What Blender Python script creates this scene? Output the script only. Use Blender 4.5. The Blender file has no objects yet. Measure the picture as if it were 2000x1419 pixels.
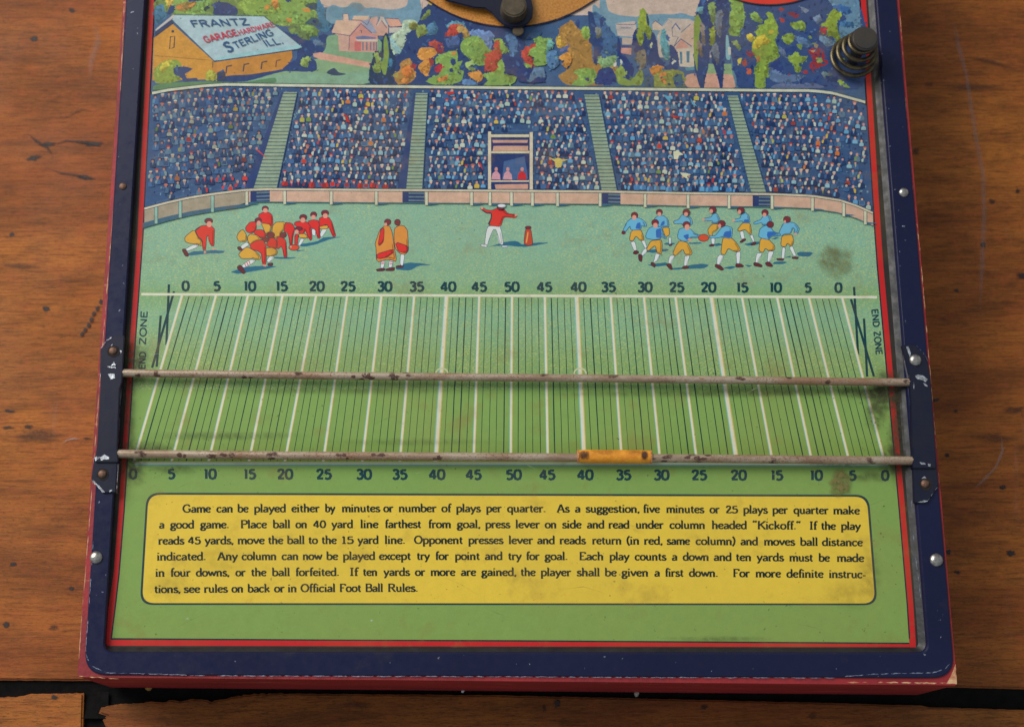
import bpy, bmesh, math, random
from mathutils import Vector, Matrix
random.seed(11)
S = bpy.context.scene
COL = S.collection

# ------------------------------------------------------------------ camera
# photograph 2000 x 1419: focal length, nadir and the board's long axis measured from it
F_PX, CX, CY, ZC = 3090.0, 1000.0, 709.5, 0.50
dn = Vector((941 - CX, -(1573 - CY), -F_PX)).normalized()          # world -z in camera space
yv = Vector((881 - CX, -(-10330 - CY), -F_PX))
yv = (yv - dn * yv.dot(dn)).normalized()                            # world +y in camera space
zv = -dn
xv = yv.cross(zv).normalized()
RW = Matrix((xv, yv, zv))                                           # camera vector -> world vector
cam_d = bpy.data.cameras.new('camera')
cam = bpy.data.objects.new('camera', cam_d); COL.objects.link(cam)
cam.matrix_world = Matrix.Translation((0, 0, ZC)) @ RW.to_4x4()
cam_d.sensor_width = 36; cam_d.lens = F_PX * 36 / 2000
cam_d.clip_start = 0.01; cam_d.clip_end = 50
cam_d.dof.use_dof = True; cam_d.dof.focus_distance = 0.465; cam_d.dof.aperture_fstop = 16
S.camera = cam

# ------------------------------------------------------------------ light
w = bpy.data.worlds.new('World'); S.world = w; w.use_nodes = True
w.node_tree.nodes['Background'].inputs[0].default_value = (0.80, 0.90, 1.0, 1)
w.node_tree.nodes['Background'].inputs[1].default_value = 0.36

def area(name, loc, target, size, power, col):
    d = bpy.data.lights.new(name, 'AREA'); d.shape = 'RECTANGLE'; d.size, d.size_y = size
    d.energy = power; d.color = col
    o = bpy.data.objects.new(name, d); COL.objects.link(o)
    o.location = loc
    o.rotation_euler = (Vector(target) - Vector(loc)).to_track_quat('-Z', 'Y').to_euler()
    return o
area('window_light', (-1.15, 1.05, 1.25), (0, 0.1, 0), (1.3, 1.1), 34, (1.0, 0.97, 0.92))
S.view_settings.view_transform = 'Standard'; S.view_settings.look = 'None'
S.view_settings.exposure = 0; S.view_settings.gamma = 1
S.render.film_transparent = False

# ------------------------------------------------------------------ helpers
Z_RIM, Z_LEDGE, Z_FACE = 0.0420, 0.0413, 0.0395
KEY = 0.80

def at(px, py, z):
    r = RW @ Vector((px - CX, -(py - CY), -F_PX))
    t = (z - ZC) / r.z
    return Vector((r.x * t, r.y * t, z))

def lin(c):
    o = []
    for v in c:
        v = v / 255
        o.append(v / 12.92 if v <= .04045 else ((v + .055) / 1.055) ** 2.4)
    return o
def alb(c, k=KEY):
    return tuple(min(.92, v / k) for v in lin(c)) + (1.0,)

def mesh_obj(name, verts, faces, mat, parent=None, smooth=False, cols=None):
    me = bpy.data.meshes.new(name); me.from_pydata([tuple(v) for v in verts], [], faces); me.update()
    if cols is not None:
        a = me.color_attributes.new('Col', 'FLOAT_COLOR', 'POINT')
        flat = []
        for c in cols: flat.extend(c)
        a.data.foreach_set('color', flat)
    if smooth: me.polygons.foreach_set('use_smooth', [True] * len(me.polygons))
    o = bpy.data.objects.new(name, me); COL.objects.link(o)
    for m in (mat if isinstance(mat, (list, tuple)) else [mat]): me.materials.append(m)
    if parent: o.parent = parent
    return o

def bm_obj(name, bm, mat, parent=None, smooth=False):
    me = bpy.data.meshes.new(name); bm.to_mesh(me); bm.free()
    if smooth:
        me.polygons.foreach_set('use_smooth', [True] * len(me.polygons)); me.set_sharp_from_angle(angle=.6)
    o = bpy.data.objects.new(name, me); COL.objects.link(o); me.materials.append(mat)
    if parent: o.parent = parent
    return o

def empty(name, loc, **props):
    o = bpy.data.objects.new(name, None); COL.objects.link(o); o.empty_display_size = .01
    for k, v in props.items(): o[k] = v
    return o

# ---- materials
class NT:
    def __init__(s, name):
        s.m = bpy.data.materials.new(name); s.m.use_nodes = True
        s.t = s.m.node_tree; s.p = s.t.nodes['Principled BSDF']
        s.co = s.t.nodes.new('ShaderNodeTexCoord').outputs['Object']
    def n(s, typ, **k):
        x = s.t.nodes.new(typ)
        for a, b in k.items(): setattr(x, a, b)
        return x
    def l(s, a, b): s.t.links.new(a, b)
    def noise(s, scale, det=3, rough=.5, stretch=None, dist=0, off=(0, 0, 0)):
        mp = s.n('ShaderNodeMapping'); s.l(s.co, mp.inputs[0])
        mp.inputs['Location'].default_value = off
        if stretch: mp.inputs['Scale'].default_value = stretch
        x = s.n('ShaderNodeTexNoise'); s.l(mp.outputs[0], x.inputs['Vector'])
        x.inputs['Scale'].default_value = scale; x.inputs['Detail'].default_value = det
        x.inputs['Roughness'].default_value = rough; x.inputs['Distortion'].default_value = dist
        return x.outputs['Fac']
    def ramp(s, fac, stops):
        r = s.n('ShaderNodeValToRGB'); s.l(fac, r.inputs[0])
        e = r.color_ramp.elements
        while len(e) < len(stops): e.new(.5)
        for i, (p, c) in enumerate(stops):
            e[i].position = p
            e[i].color = c if len(c) == 4 else (*c, 1)
        return r.outputs[0]
    def bw(s, fac, a, b, lo=0., hi=1.):
        m = s.n('ShaderNodeMapRange'); s.l(fac, m.inputs[0])
        m.inputs[1].default_value = a; m.inputs[2].default_value = b
        m.inputs[3].default_value = lo; m.inputs[4].default_value = hi
        return m.outputs[0]
    def mix(s, fac, a, b, mode='MIX'):
        m = s.n('ShaderNodeMix', data_type='RGBA', blend_type=mode)
        for sock, v in ((m.inputs[0], fac), (m.inputs[6], a), (m.inputs[7], b)):
            if hasattr(v, 'links'): s.l(v, sock)
            else: sock.default_value = v
        return m.outputs[2]
    def math(s, op, a, b):
        m = s.n('ShaderNodeMath', operation=op)
        for sock, v in ((m.inputs[0], a), (m.inputs[1], b)):
            if hasattr(v, 'links'): s.l(v, sock)
            else: sock.default_value = v
        return m.outputs[0]
    def bump(s, h, strength, dist):
        b = s.n('ShaderNodeBump'); s.l(h, b.inputs['Height'])
        b.inputs['Strength'].default_value = strength; b.inputs['Distance'].default_value = dist
        s.l(b.outputs[0], s.p.inputs['Normal'])
    def out(s, col=None, rough=None, metal=None, spec=None):
        for k, v in (('Base Color', col), ('Roughness', rough), ('Metallic', metal), ('Specular IOR Level', spec)):
            if v is None: continue
            if hasattr(v, 'links'): s.l(v, s.p.inputs[k])
            else: s.p.inputs[k].default_value = v
        return s.m

def mat_print(name, grain=.10, fleck=None, fleck_amt=0, rough=.46, tone=.05):
    t = NT(name)
    a = t.n('ShaderNodeVertexColor', layer_name='Col').outputs[0]
    g = t.noise(5200, 2, .6)
    c = t.mix(1.0, a, t.ramp(g, [(.3, (1 - grain,) * 3), (.7, (1 + 0 * grain,) * 3)]), 'MULTIPLY')
    tn = t.noise(420, 5, .75)
    c = t.mix(1.0, c, t.ramp(tn, [(.32, (1 - tone,) * 3), (.68, (1 + tone * .5,) * 3)]), 'MULTIPLY')
    if fleck:
        f1 = t.noise(2600, 3, .7, stretch=(.7, 1.2, 1))
        cl = t.noise(60, 3, .6)
        amt = t.math('MULTIPLY', t.bw(f1, .50, .64, 0, 1), t.bw(cl, .35, .65, fleck_amt * .45, fleck_amt))
        c = t.mix(amt, c, fleck[0])
        f2 = t.noise(2300, 3, .7, off=(3, 1, 0))
        amt2 = t.math('MULTIPLY', t.bw(f2, .52, .66, 0, 1), fleck_amt * .7)
        c = t.mix(amt2, c, fleck[1])
    fx = t.noise(75, 5, .7, off=(8, 2, 0))
    c = t.mix(t.bw(fx, .56, .70, 0, .30), c, alb((128, 98, 52)))      # brown foxing
    y = t.noise(28, 4, .6, off=(1, 2, 0))                            # old varnish, uneven yellowing
    c = t.mix(t.bw(y, .45, .75, 0, .16), c, alb((150, 130, 70)))
    sp = t.noise(900, 2, .5, off=(5, 0, 0))
    c = t.mix(t.bw(sp, .735, .77, 0, .55), c, (.03, .03, .02, 1))    # tiny dirt specks
    t.bump(t.noise(140, 3, .5), .06, .002)
    return t.out(c, t.bw(t.noise(45, 4, .6), .3, .7, rough - .08, rough + .12), spec=.22)

M = {}
M['ink'] = mat_print('printed_ink', .22, tone=.20)
M['grass_ink'] = mat_print('printed_grass', .10, (alb((186, 190, 118)), alb((92, 150, 146))), .75, tone=.08)
M['flat_ink'] = mat_print('printed_flat_ink', .07)

def mat_blue():
    t = NT('blue_enamel')
    n = t.noise(420, 4, .6)
    c = t.mix(t.bw(t.noise(30, 3, .5), .3, .7), alb((17, 21, 50)), alb((21, 25, 56)))
    c = t.mix(t.bw(t.noise(800, 2, .5, off=(2, 2, 2)), .755, .78, 0, .5), c, (.3, .31, .36, 1))  # pin-head chips
    c = t.mix(t.bw(t.noise(60, 5, .7, off=(9, 0, 0)), .60, .75, 0, .22), c, (.07, .06, .05, 1))
    t.bump(t.noise(200, 4, .5), .035, .001)
    return t.out(c, t.bw(n, .3, .7, .26, .42), spec=.28)
M['blue'] = mat_blue()

def mat_slope():
    t = NT('rubbed_blue_enamel')
    m = t.bw(t.noise(120, 4, .6, stretch=(1, .2, 1)), .36, .70, .1, .8)
    c = t.mix(m, alb((15, 15, 22)), alb((38, 36, 34)))
    t.bump(t.noise(300, 4, .5), .15, .001)
    return t.out(c, t.bw(t.noise(300, 4, .6), .3, .7, .35, .6))
M['slope'] = mat_slope()

def mat_red():
    t = NT('red_paper_cover')
    c = t.mix(t.bw(t.noise(90, 5, .65, stretch=(.25, 1, 1)), .3, .7), alb((112, 22, 28)), alb((158, 36, 40)))
    wv = t.noise(260, 6, .75, stretch=(.15, 1, 1), off=(4, 4, 0))
    c = t.mix(t.bw(wv, .62, .72, 0, .7), c, alb((205, 140, 100)))
    t.bump(t.noise(800, 4, .6), .2, .0006)
    return t.out(c, .55)
M['red'] = mat_red()

def mat_worn():
    t = NT('worn_board_edge')
    c = t.mix(t.bw(t.noise(500, 5, .7), .35, .65), alb((206, 170, 124)), alb((160, 82, 58)))
    return t.out(c, .8)
M['worn'] = mat_worn()

def mat_chip():
    t = NT('bare_tin_chip')
    c = t.mix(t.bw(t.noise(1500, 3, .7), .35, .65), alb((150, 156, 172)), alb((70, 76, 104)))
    return t.out(c, .45, .4)
M['chip'] = mat_chip()

def mat_rod():
    t = NT('tarnished_rod_metal')
    a = t.noise(260, 5, .7, stretch=(.35, 1, 1))
    c = t.ramp(a, [(.30, alb((134, 106, 84))), (.46, alb((154, 132, 110))), (.60, alb((170, 154, 134))), (.74, alb((148, 116, 90)))])
    s1 = t.noise(1900, 3, .7, off=(7, 3, 0))
    where = t.noise(30, 3, .6, off=(3.3, 1, 0))
    c = t.mix(t.math('MULTIPLY', t.bw(s1, .54, .62, 0, .85), t.bw(where, .36, .56, .15, 1)), c, alb((112, 66, 46)))   # rust specks
    c = t.mix(t.bw(where, .55, .68, 0, .5), c, alb((138, 96, 66)))
    t.bump(s1, .10, .0002)
    return t.out(c, t.bw(a, .3, .7, .48, .40), .3)
M['rod'] = mat_rod()

def simple(name, c1, c2, scale, rough, metal=0., bump=0.):
    t = NT(name)
    c = t.mix(t.bw(t.noise(scale, 4, .65), .35, .65), alb(c1), alb(c2))
    if bump: t.bump(t.noise(scale * 2, 3, .6), bump, .0005)
    return t.out(c, rough, metal)
M['rivet'] = simple('rivet_steel', (176, 172, 165), (120, 115, 108), 700, .32, .85, .1)
M['rust'] = simple('rusty_steel', (128, 92, 72), (84, 66, 56), 900, .55, .5, .3)
M['hole'] = simple('dark_hole', (20, 16, 16), (34, 26, 22), 500, .9)
M['brass'] = simple('dull_brass_wire', (98, 88, 64), (66, 58, 46), 420, .36, .8, .1)
M['cap'] = simple('dark_nickel', (60, 62, 62), (78, 70, 62), 90, .34, .6, .03)
M['post'] = simple('old_brass_post', (112, 98, 78), (84, 74, 60), 160, .38, .7, .1)
M['marker'] = simple('orange_stained_wood', (222, 150, 40), (204, 124, 26), 500, .5, 0, .3)
M['marker_end'] = simple('bare_wood_end', (206, 150, 96), (150, 92, 60), 800, .8, 0, .4)
M['bracket'] = simple('blue_bracket_enamel', (15, 18, 42), (24, 25, 40), 200, .3, .1, .06)
M['tin'] = simple('scuffed_tin', (150, 148, 150), (92, 92, 104), 800, .35, .7, .3)
M['tar'] = simple('black_joint_tar', (5, 5, 5), (16, 14, 13), 260, .8, 0, .5)
M['tar'].node_tree.nodes['Principled BSDF'].inputs['Specular IOR Level'].default_value = .12
M['crumb_w'] = simple('white_chip', (225, 228, 235), (180, 184, 196), 900, .5)
M['crumb_g'] = simple('grey_grit', (180, 172, 158), (120, 112, 100), 900, .7)
M['crumb_y'] = simple('yellow_grit', (170, 130, 50), (120, 86, 30), 900, .7)

def mat_gold():
    t = NT('printed_gold')
    g = t.noise(1500, 4, .75)
    c = t.ramp(g, [(.32, alb((146, 82, 24))), (.5, alb((186, 118, 40))), (.66, alb((200, 146, 70)))])
    c = t.mix(t.bw(t.noise(35, 4, .6), .4, .7, 0, .45), c, alb((150, 110, 60)))
    return t.out(c, .4, .15)
M['gold'] = mat_gold()

def mat_wood(name, off, k=1.):
    t = NT(name)
    A = lambda r, g, b: alb((r * k, g * k, b * k))
    big = t.noise(8, 5, .6, stretch=(.35, 1.6, 1), off=off, dist=.8)
    c = t.ramp(big, [(.30, A(112, 60, 24)), (.44, A(148, 84, 33)), (.56, A(176, 106, 42)), (.70, A(130, 72, 28))])
    mid = t.noise(60, 7, .75, stretch=(.24, 1.5, 1), off=off, dist=.5)
    c = t.mix(t.bw(mid, .46, .64, 0, .6), c, A(82, 42, 18))
    fine = t.noise(760, 6, .8, stretch=(.13, 1.6, 1), off=off, dist=.3)
    c = t.mix(t.bw(fine, .48, .62, 0, .62), c, A(72, 38, 17))
    lite = t.noise(900, 5, .8, stretch=(.12, 1.5, 1), off=(off[0], off[1] + 8, 0))
    c = t.mix(t.bw(lite, .54, .72, 0, .40), c, A(184, 122, 60))
    pore = t.noise(2300, 3, .7, stretch=(.30, 1.3, 1), off=off)
    c = t.mix(t.bw(pore, .55, .66, 0, .6), c, A(54, 30, 16))
    red = t.noise(11, 3, .6, stretch=(.6, 1.4, 1), off=(off[0] + 3, off[1], 0))
    c = t.mix(t.bw(red, .50, .72, 0, .5), c, A(142, 66, 30))
    ring = t.noise(19, 4, .6, stretch=(.10, 1, 1), off=(off[0], off[1] + 5, 0), dist=.5)
    c = t.mix(t.bw(ring, .58, .68, 0, .3), c, A(66, 36, 18))
    mot = t.noise(130, 6, .75, stretch=(.6, 1.2, 1), off=(off[0] + 2, off[1], 0))
    c = t.mix(t.bw(mot, .48, .66, 0, .42), c, A(92, 56, 24))
    mo2 = t.noise(210, 5, .8, stretch=(.6, 1, 1), off=(off[0] + 6, off[1], 0))
    c = t.mix(t.bw(mo2, .5, .66, 0, .35), c, A(168, 84, 44))
    scr = t.noise(30, 5, .7, stretch=(1.8, .22, 1), off=(off[0], 2, 0))
    c = t.mix(t.bw(scr, .64, .74, 0, .18), c, alb((150, 130, 120)))    # pale rubbed streaks
    h = t.math('ADD', t.math('MULTIPLY', fine, .6), t.math('ADD', t.math('MULTIPLY', mid, .8), t.math('MULTIPLY', pore, .3)))
    t.bump(h, .30, .0008)
    return t.out(c, t.bw(t.noise(40, 5, .6), .3, .7, .40, .60), spec=.20)
M['wood_a'] = mat_wood('waxed_plank_wood', (0, 0, 0), .97)
M['wood_b'] = mat_wood('waxed_plank_wood_short', (1.3, 2.2, 0), .96)
M['wood_c'] = mat_wood('waxed_plank_wood_front', (4.1, 3.7, 0), .84)

def mat_decal(name, rough=.7, n=(700, .30, .62)):
    """soft dirt, painted rod shade or a rubbed mark: colour and cover come from the mesh, broken up by noise"""
    t = NT(name)
    v = t.n('ShaderNodeVertexColor', layer_name='Col')
    k = t.math('MULTIPLY', v.outputs[1], t.bw(t.noise(n[0], 5, .7), n[1], n[2], .15, 1.25))
    t.out(v.outputs[0], rough)
    tr = t.n('ShaderNodeBsdfTransparent'); mx = t.n('ShaderNodeMixShader')
    cl = t.n('ShaderNodeClamp'); t.l(k, cl.inputs[0])
    t.l(cl.outputs[0], mx.inputs[0]); t.l(tr.outputs[0], mx.inputs[1]); t.l(t.p.outputs[0], mx.inputs[2])
    t.l(mx.outputs[0], t.t.nodes['Material Output'].inputs[0])
    return t.m
M['grime_and_shade'] = mat_decal('grime_and_shade', .7, (620, .36, .58))
M['dent'] = mat_decal('stain_in_wood', .6, (1400, .25, .5))

# ------------------------------------------------------------------ printed picture: flat ink shapes laid over each other
DZ = 2e-6
class Ink:
    cells = {}
    def __init__(s, name, mat): s.name, s.mat = name, mat; s.v, s.f, s.c = [], [], []
    @classmethod
    def level(cls, pts, force=None):
        """how many shapes already lie under this one, on a 3 px raster"""
        C_ = 3.0; hit = set(); n = len(pts)
        for i in range(n):
            (x0, y0), (x1, y1) = pts[i], pts[(i + 1) % n]
            m = int(math.hypot(x1 - x0, y1 - y0) / 1.6) + 1
            for k in range(m + 1): hit.add((int((x0 + (x1 - x0) * k / m) // C_), int((y0 + (y1 - y0) * k / m) // C_)))
        rows = {}
        for cx_, cy_ in hit: rows.setdefault(cy_, []).append(cx_)
        for r_ in range(min(rows), max(rows) + 1):
            y = (r_ + .5) * C_; xs_ = []
            for i in range(n):
                (x0, y0), (x1, y1) = pts[i], pts[(i + 1) % n]
                if (y0 > y) != (y1 > y): xs_.append(x0 + (x1 - x0) * (y - y0) / (y1 - y0))
            xs_.sort()
            for a, b in zip(xs_[::2], xs_[1::2]):
                for c in range(int(a // C_), int(b // C_) + 1): hit.add((c, r_))
        d = cls.cells
        L = force if force is not None else 1 + max(d.get(h, 0) for h in hit)
        for h in hit: d[h] = max(L, d.get(h, 0))
        return L
    def poly(s, pts, col, L=None):
        L = Ink.level(pts, L); b = len(s.v)
        a = 0
        for i in range(len(pts)):
            x0, y0 = pts[i]; x1, y1 = pts[(i + 1) % len(pts)]; a += x0 * y1 - x1 * y0
        if a > 0: pts = pts[::-1]
        ca = alb(col) if len(col) == 3 else col
        for p in pts: s.v.append(at(p[0], p[1], Z_FACE + L * DZ)); s.c.append(ca)
        s.f.append(tuple(range(b, b + len(pts))))
        return L
    def ribbon(s, pts, wd, col, L=None, taper=None):
        """wd: number or list per point"""
        n = len(pts)
        if n < 2: return
        if not isinstance(wd, (list, tuple)): wd = [wd] * n
        Lf, Rt = [], []
        for i in range(n):
            a = pts[max(0, i - 1)]; b = pts[min(n - 1, i + 1)]; p = pts[i]
            dx, dy = b[0] - a[0], b[1] - a[1]; l = math.hypot(dx, dy) or 1
            nx, ny = -dy / l, dx / l
            if 0 < i < n - 1:
                d1 = (p[0] - a[0], p[1] - a[1]); l1 = math.hypot(*d1) or 1
                c = abs(nx * -d1[1] / l1 + ny * d1[0] / l1); k = min(1.5, 1 / max(c, .5))
            else: k = 1
            h = wd[i] / 2 * k
            Lf.append((p[0] + nx * h, p[1] + ny * h)); Rt.append((p[0] - nx * h, p[1] - ny * h))
        L = Ink.level(Lf + Rt[::-1], L)
        ca = alb(col) if len(col) == 3 else col
        b = len(s.v)
        for i in range(n):
            z = Z_FACE + L * DZ + i * 8e-8
            s.v.append(at(*Lf[i], z)); s.v.append(at(*Rt[i], z)); s.c += [ca, ca]
        for i in range(n - 1):
            s.f.append((b + 2 * i, b + 2 * i + 2, b + 2 * i + 3, b + 2 * i + 1))
        return L
    def ell(s, cx, cy, rx, ry, col, L=None, n=12, rough=0, rot=0):
        pts = []
        for i in range(n):
            a = 2 * math.pi * i / n; k = 1 + random.uniform(-rough, rough)
            x, y = math.cos(a) * rx * k, math.sin(a) * ry * k
            pts.append((cx + x * math.cos(rot) - y * math.sin(rot), cy + x * math.sin(rot) + y * math.cos(rot)))
        return s.poly(pts, col, L)
    def build(s, parent, kind=None):
        if not s.v: return
        # every face must look up
        o = mesh_obj(s.name, s.v, s.f, s.mat, parent, cols=s.c)
        bm = bmesh.new(); bm.from_mesh(o.data)
        for f in bm.faces:
            f.normal_update()
            if f.normal.z < 0: f.normal_flip()
        bm.to_mesh(o.data); bm.free()
        if kind: o['kind'] = kind
        return o

def P(s, ox=0., oy=0., k=1.):
    return [(ox + float(a.split(',')[0]) / k, oy + float(a.split(',')[1]) / k) for a in s.split()]
def soften(pts, it=1, w_=.25):
    for _ in range(it):
        q = []
        for i in range(len(pts)):
            a, b = pts[i], pts[(i + 1) % len(pts)]
            v_ = 1 - w_; q.append((a[0] * v_ + b[0] * w_, a[1] * v_ + b[1] * w_)); q.append((a[0] * w_ + b[0] * v_, a[1] * w_ + b[1] * v_))
        pts = q
    return pts
def ragged(pts, amp, step=4.):
    q = []
    for i in range(len(pts)):
        a, b = pts[i], pts[(i + 1) % len(pts)]
        n = max(1, int(math.hypot(b[0] - a[0], b[1] - a[1]) / step))
        for j in range(n):
            t = j / n
            q.append((a[0] + (b[0] - a[0]) * t + random.uniform(-amp, amp), a[1] + (b[1] - a[1]) * t + random.uniform(-amp, amp)))
    return q
def along(line, x):
    for (x0, y0), (x1, y1) in zip(line, line[1:]):
        if x <= x1: return y0 + (y1 - y0) * (x - x0) / (x1 - x0)
    return line[-1][1]

# ------------------------------------------------------------------ table
table = empty('wooden_table', (0, 0, 0), label='worn honey-brown plank table top under the football game board, black tarred joints between its planks', category='table')
def prism(name, top, z0, z1, mat, parent, bevel=0.):
    bm = bmesh.new()
    vs = [bm.verts.new(p) for p in top]
    bt = [bm.verts.new((p[0], p[1], z0)) for p in top]
    f = bm.faces.new(vs)
    n = len(vs)
    for i in range(n): bm.faces.new((vs[i], bt[i], bt[(i + 1) % n], vs[(i + 1) % n]))
    bm.faces.new(bt[::-1])
    bmesh.ops.recalc_face_normals(bm, faces=bm.faces)
    if bevel:
        e = [x for x in bm.edges if abs(x.verts[0].co.z - z1) < 1e-6 and abs(x.verts[1].co.z - z1) < 1e-6]
        bmesh.ops.bevel(bm, geom=e, offset=bevel, segments=2, affect='EDGES')
    return bm_obj(name, bm, mat, parent)
TX = 2500
def edge(pts, amp=.45, step=9):
    q = []
    for a, b in zip(pts, pts[1:]):
        n = max(1, int(math.hypot(b[0] - a[0], b[1] - a[1]) / step))
        for j in range(n):
            t = j / n; q.append((a[0] + (b[0] - a[0]) * t, a[1] + (b[1] - a[1]) * t + random.uniform(-amp, amp)))
    return q + [pts[-1]]
up = edge([(-TX, 1300), (0, 1327), (150, 1328), (1000, 1334), (1870, 1341), (2000, 1345), (2000 + TX, 1415)])
big = [at(-TX, -3000, 0), at(2000 + TX, -3000, 0)] + [at(x, y, 0) for x, y in up[::-1]]
prism('plank', big, -.02, 0, M['wood_a'], table, .0006)
fl = edge([(-TX, 1328), (0, 1368 - 8), (30, 1360), (60, 1354), (163, 1352)], .9, 7)
pl = [at(x, y, -.0002) for x, y in fl] + [at(160, 1460, -.0002), at(150, 4200, -.0002), at(-TX, 4200, -.0002)]
prism('plank', pl, -.02, -.0002, M['wood_b'], table, .0006)
fr = edge([(197, 1381), (225, 1374), (260, 1373), (300, 1369), (318, 1371), (335, 1365), (355, 1369), (375, 1364), (398, 1365), (412, 1369), (440, 1363), (465, 1358), (490, 1354), (560, 1353)], 1.2, 5)[:-1] + \
     edge([(560, 1353), (900, 1356), (1000, 1357), (1300, 1364), (1600, 1371), (1800, 1377), (1815, 1380), (2000, 1385), (2000 + TX, 1452)], .7, 9)
pr = [at(x, y, -.0001) for x, y in fr] + [at(2000 + TX, 4200, -.0001), at(190, 4200, -.0001), at(200, 1460, -.0001), at(206, 1419, -.0001), at(200, 1405, -.0001), at(207, 1397, -.0001), at(192, 1392, -.0001)]
prism('plank', pr, -.02, -.0001, M['wood_c'], table, .0006)
# tar in the joints, sunk and uneven
bm = bmesh.new()
def tar_strip(a, b, wpx, z, nseg, cross):
    rows = []
    for i in range(nseg + 1):
        t = i / nseg; row = []
        for j in range(6):
            s_ = j / 5 - .5
            px, py = a[0] + (b[0] - a[0]) * t, a[1] + (b[1] - a[1]) * t
            if cross == 'y': py += s_ * wpx
            else: px += s_ * wpx
            p = at(px, py, z); p.z = z + random.uniform(-.0003, .0003) - .0016 * (1 - abs(s_) * 2) ** .6
            row.append(bm.verts.new(p))
        rows.append(row)
    for r0, r1 in zip(rows, rows[1:]):
        for j in range(5): bm.faces.new((r0[j], r0[j + 1], r1[j + 1], r1[j]))
tar_strip((-TX, 1318), (2000 + TX, 1420), 90, -.0006, 420, 'y')
tar_strip((180, 1350), (140, 4200), 64, -.0009, 60, 'x')
bmesh.ops.recalc_face_normals(bm, faces=bm.faces)
for f in bm.faces:
    if f.normal.z < 0: f.normal_flip()
bm_obj('joint_tar', bm, M['tar'], table, True)

# marks in the wood: soft-edged dark dents, worm holes, scratches
def soft_blob(acc, cx, cy, rx, ry, col, a, z, rot=0, n=14, core=.45, rough=.2):
    v, f, c = acc; b = len(v)
    ca = alb(col)[:3]
    def pt(r, ang, k):
        x, y = math.cos(ang) * rx * r * k, math.sin(ang) * ry * r * k
        return at(cx + x * math.cos(rot) - y * math.sin(rot), cy + x * math.sin(rot) + y * math.cos(rot), z)
    ks = [1 + random.uniform(-rough, rough) for _ in range(n)]
    v.append(at(cx, cy, z)); c.append((*ca, a))
    for r, al in ((core, a), (1, 0)):
        for i in range(n): v.append(pt(r, 2 * math.pi * i / n, ks[i])); c.append((*ca, al))
    for i in range(n):
        j = (i + 1) % n
        f.append((b, b + 1 + j, b + 1 + i)); f.append((b + 1 + i, b + 1 + j, b + 1 + n + j, b + 1 + n + i))
def decal(name, acc, mat, parent):
    o = mesh_obj(name, acc[0], acc[1], mat, parent, cols=acc[2])
    bm = bmesh.new(); bm.from_mesh(o.data)
    for f in bm.faces:
        f.normal_update()
        if f.normal.z < 0: f.normal_flip()
    bm.to_mesh(o.data); bm.free(); return o
def line_blobs(acc, pts, wd, col, a, z, step=None):
    # a soft-edged streak
    v, f, c = acc; b = len(v); ca = alb(col)[:3]; n = len(pts)
    for i, p in enumerate(pts):
        q0 = pts[max(0, i - 1)]; q1 = pts[min(n - 1, i + 1)]
        dx, dy = q1[0] - q0[0], q1[1] - q0[1]; l = math.hypot(dx, dy) or 1
        e = a if 0 < i < n - 1 else a * .1
        wv = wd * random.uniform(.7, 1.25) * (1 if 0 < i < n - 1 else .3)
        for s_, al in ((-1, 0), (0, e), (1, 0)):
            v.append(at(p[0] - dy / l * s_ * wv, p[1] + dx / l * s_ * wv, z)); c.append((*ca, al))
    for i in range(n - 1):
        for j in (0, 1):
            f.append((b + 3 * i + j, b + 3 * i + j + 1, b + 3 * i + 4 + j, b + 3 * i + 3 + j))
DK = (34, 24, 22)
zt = 2.5e-5
lvl = [0]
def zz(): lvl[0] += 1; return 2e-5 + lvl[0] * 6e-6
marks = []
def mark(fn, *a, **k):
    acc = ([], [], []); fn(acc, *a, **k); decal('dent_mark', acc, M['dent'], table)
for x, y, rx, ry, a in [(66, 76, 9, 6, .9), (140, 20, 8, 6, .7), (23, 458, 7, 5, .8), (91, 603, 8, 6, 1), (198, 589, 7, 6, .9),
        (180, 281, 22, 7, .9), (165, 346, 20, 6, .8), (65, 309, 17, 6, .8), (92, 282, 20, 5, .8), (55, 833, 10, 6, .6), (16, 835, 16, 4, .6), (18, 803, 14, 4, .7),
        (26, 1102, 9, 5, .9), (139, 1149, 6, 5, .8), (12, 1219, 7, 7, 1), (105, 1225, 12, 7, .4), (105, 1360, 8, 5, .8),
        (1920, 478, 6, 6, .9), (1868, 567, 5, 4, .9), (1988, 373, 5, 6, .7), (1938, 393, 9, 6, .5), (1998, 538, 14, 6, .9), (1826, 781, 12, 4, .8), (1867, 802, 5, 4, .6),
        (1850, 888, 6, 5, .9), (1959, 951, 7, 6, 1), (1974, 1080, 11, 8, 1), (1853, 1077, 6, 6, 1), (1870, 1117, 7, 4, .9), (1788, 295, 9, 9, .4), (1815, 165, 12, 6, .3),
        (1089, 1373, 7, 9, .9), (1063, 1383, 4, 9, .5), (1375, 1380, 9, 5, .6), (1586, 1398, 10, 8, .35), (700, 1375, 40, 8, .25),
        (75, 850, 60, 16, .35), (40, 520, 50, 7, .3), (1940, 855, 50, 10, .3), (1980, 800, 24, 9, .4), (1900, 170, 70, 9, .3), (1930, 120, 60, 6, .3)]:
    mark(soft_blob, x, y, rx, ry, DK, a, zz(), random.uniform(-.15, .25), rough=.3)
mark(line_blobs, P('50,258 70,275 92,288 104,305'), 3.5, DK, .7, zz())
mark(line_blobs, P('100,283 130,275 160,277 200,287'), 3.5, DK, .75, zz())
mark(line_blobs, P('95,330 120,338 150,342 180,352'), 3, DK, .6, zz())
mark(line_blobs, P('85,232 130,228 160,213 195,220'), 2, DK, .45, zz())
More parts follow.
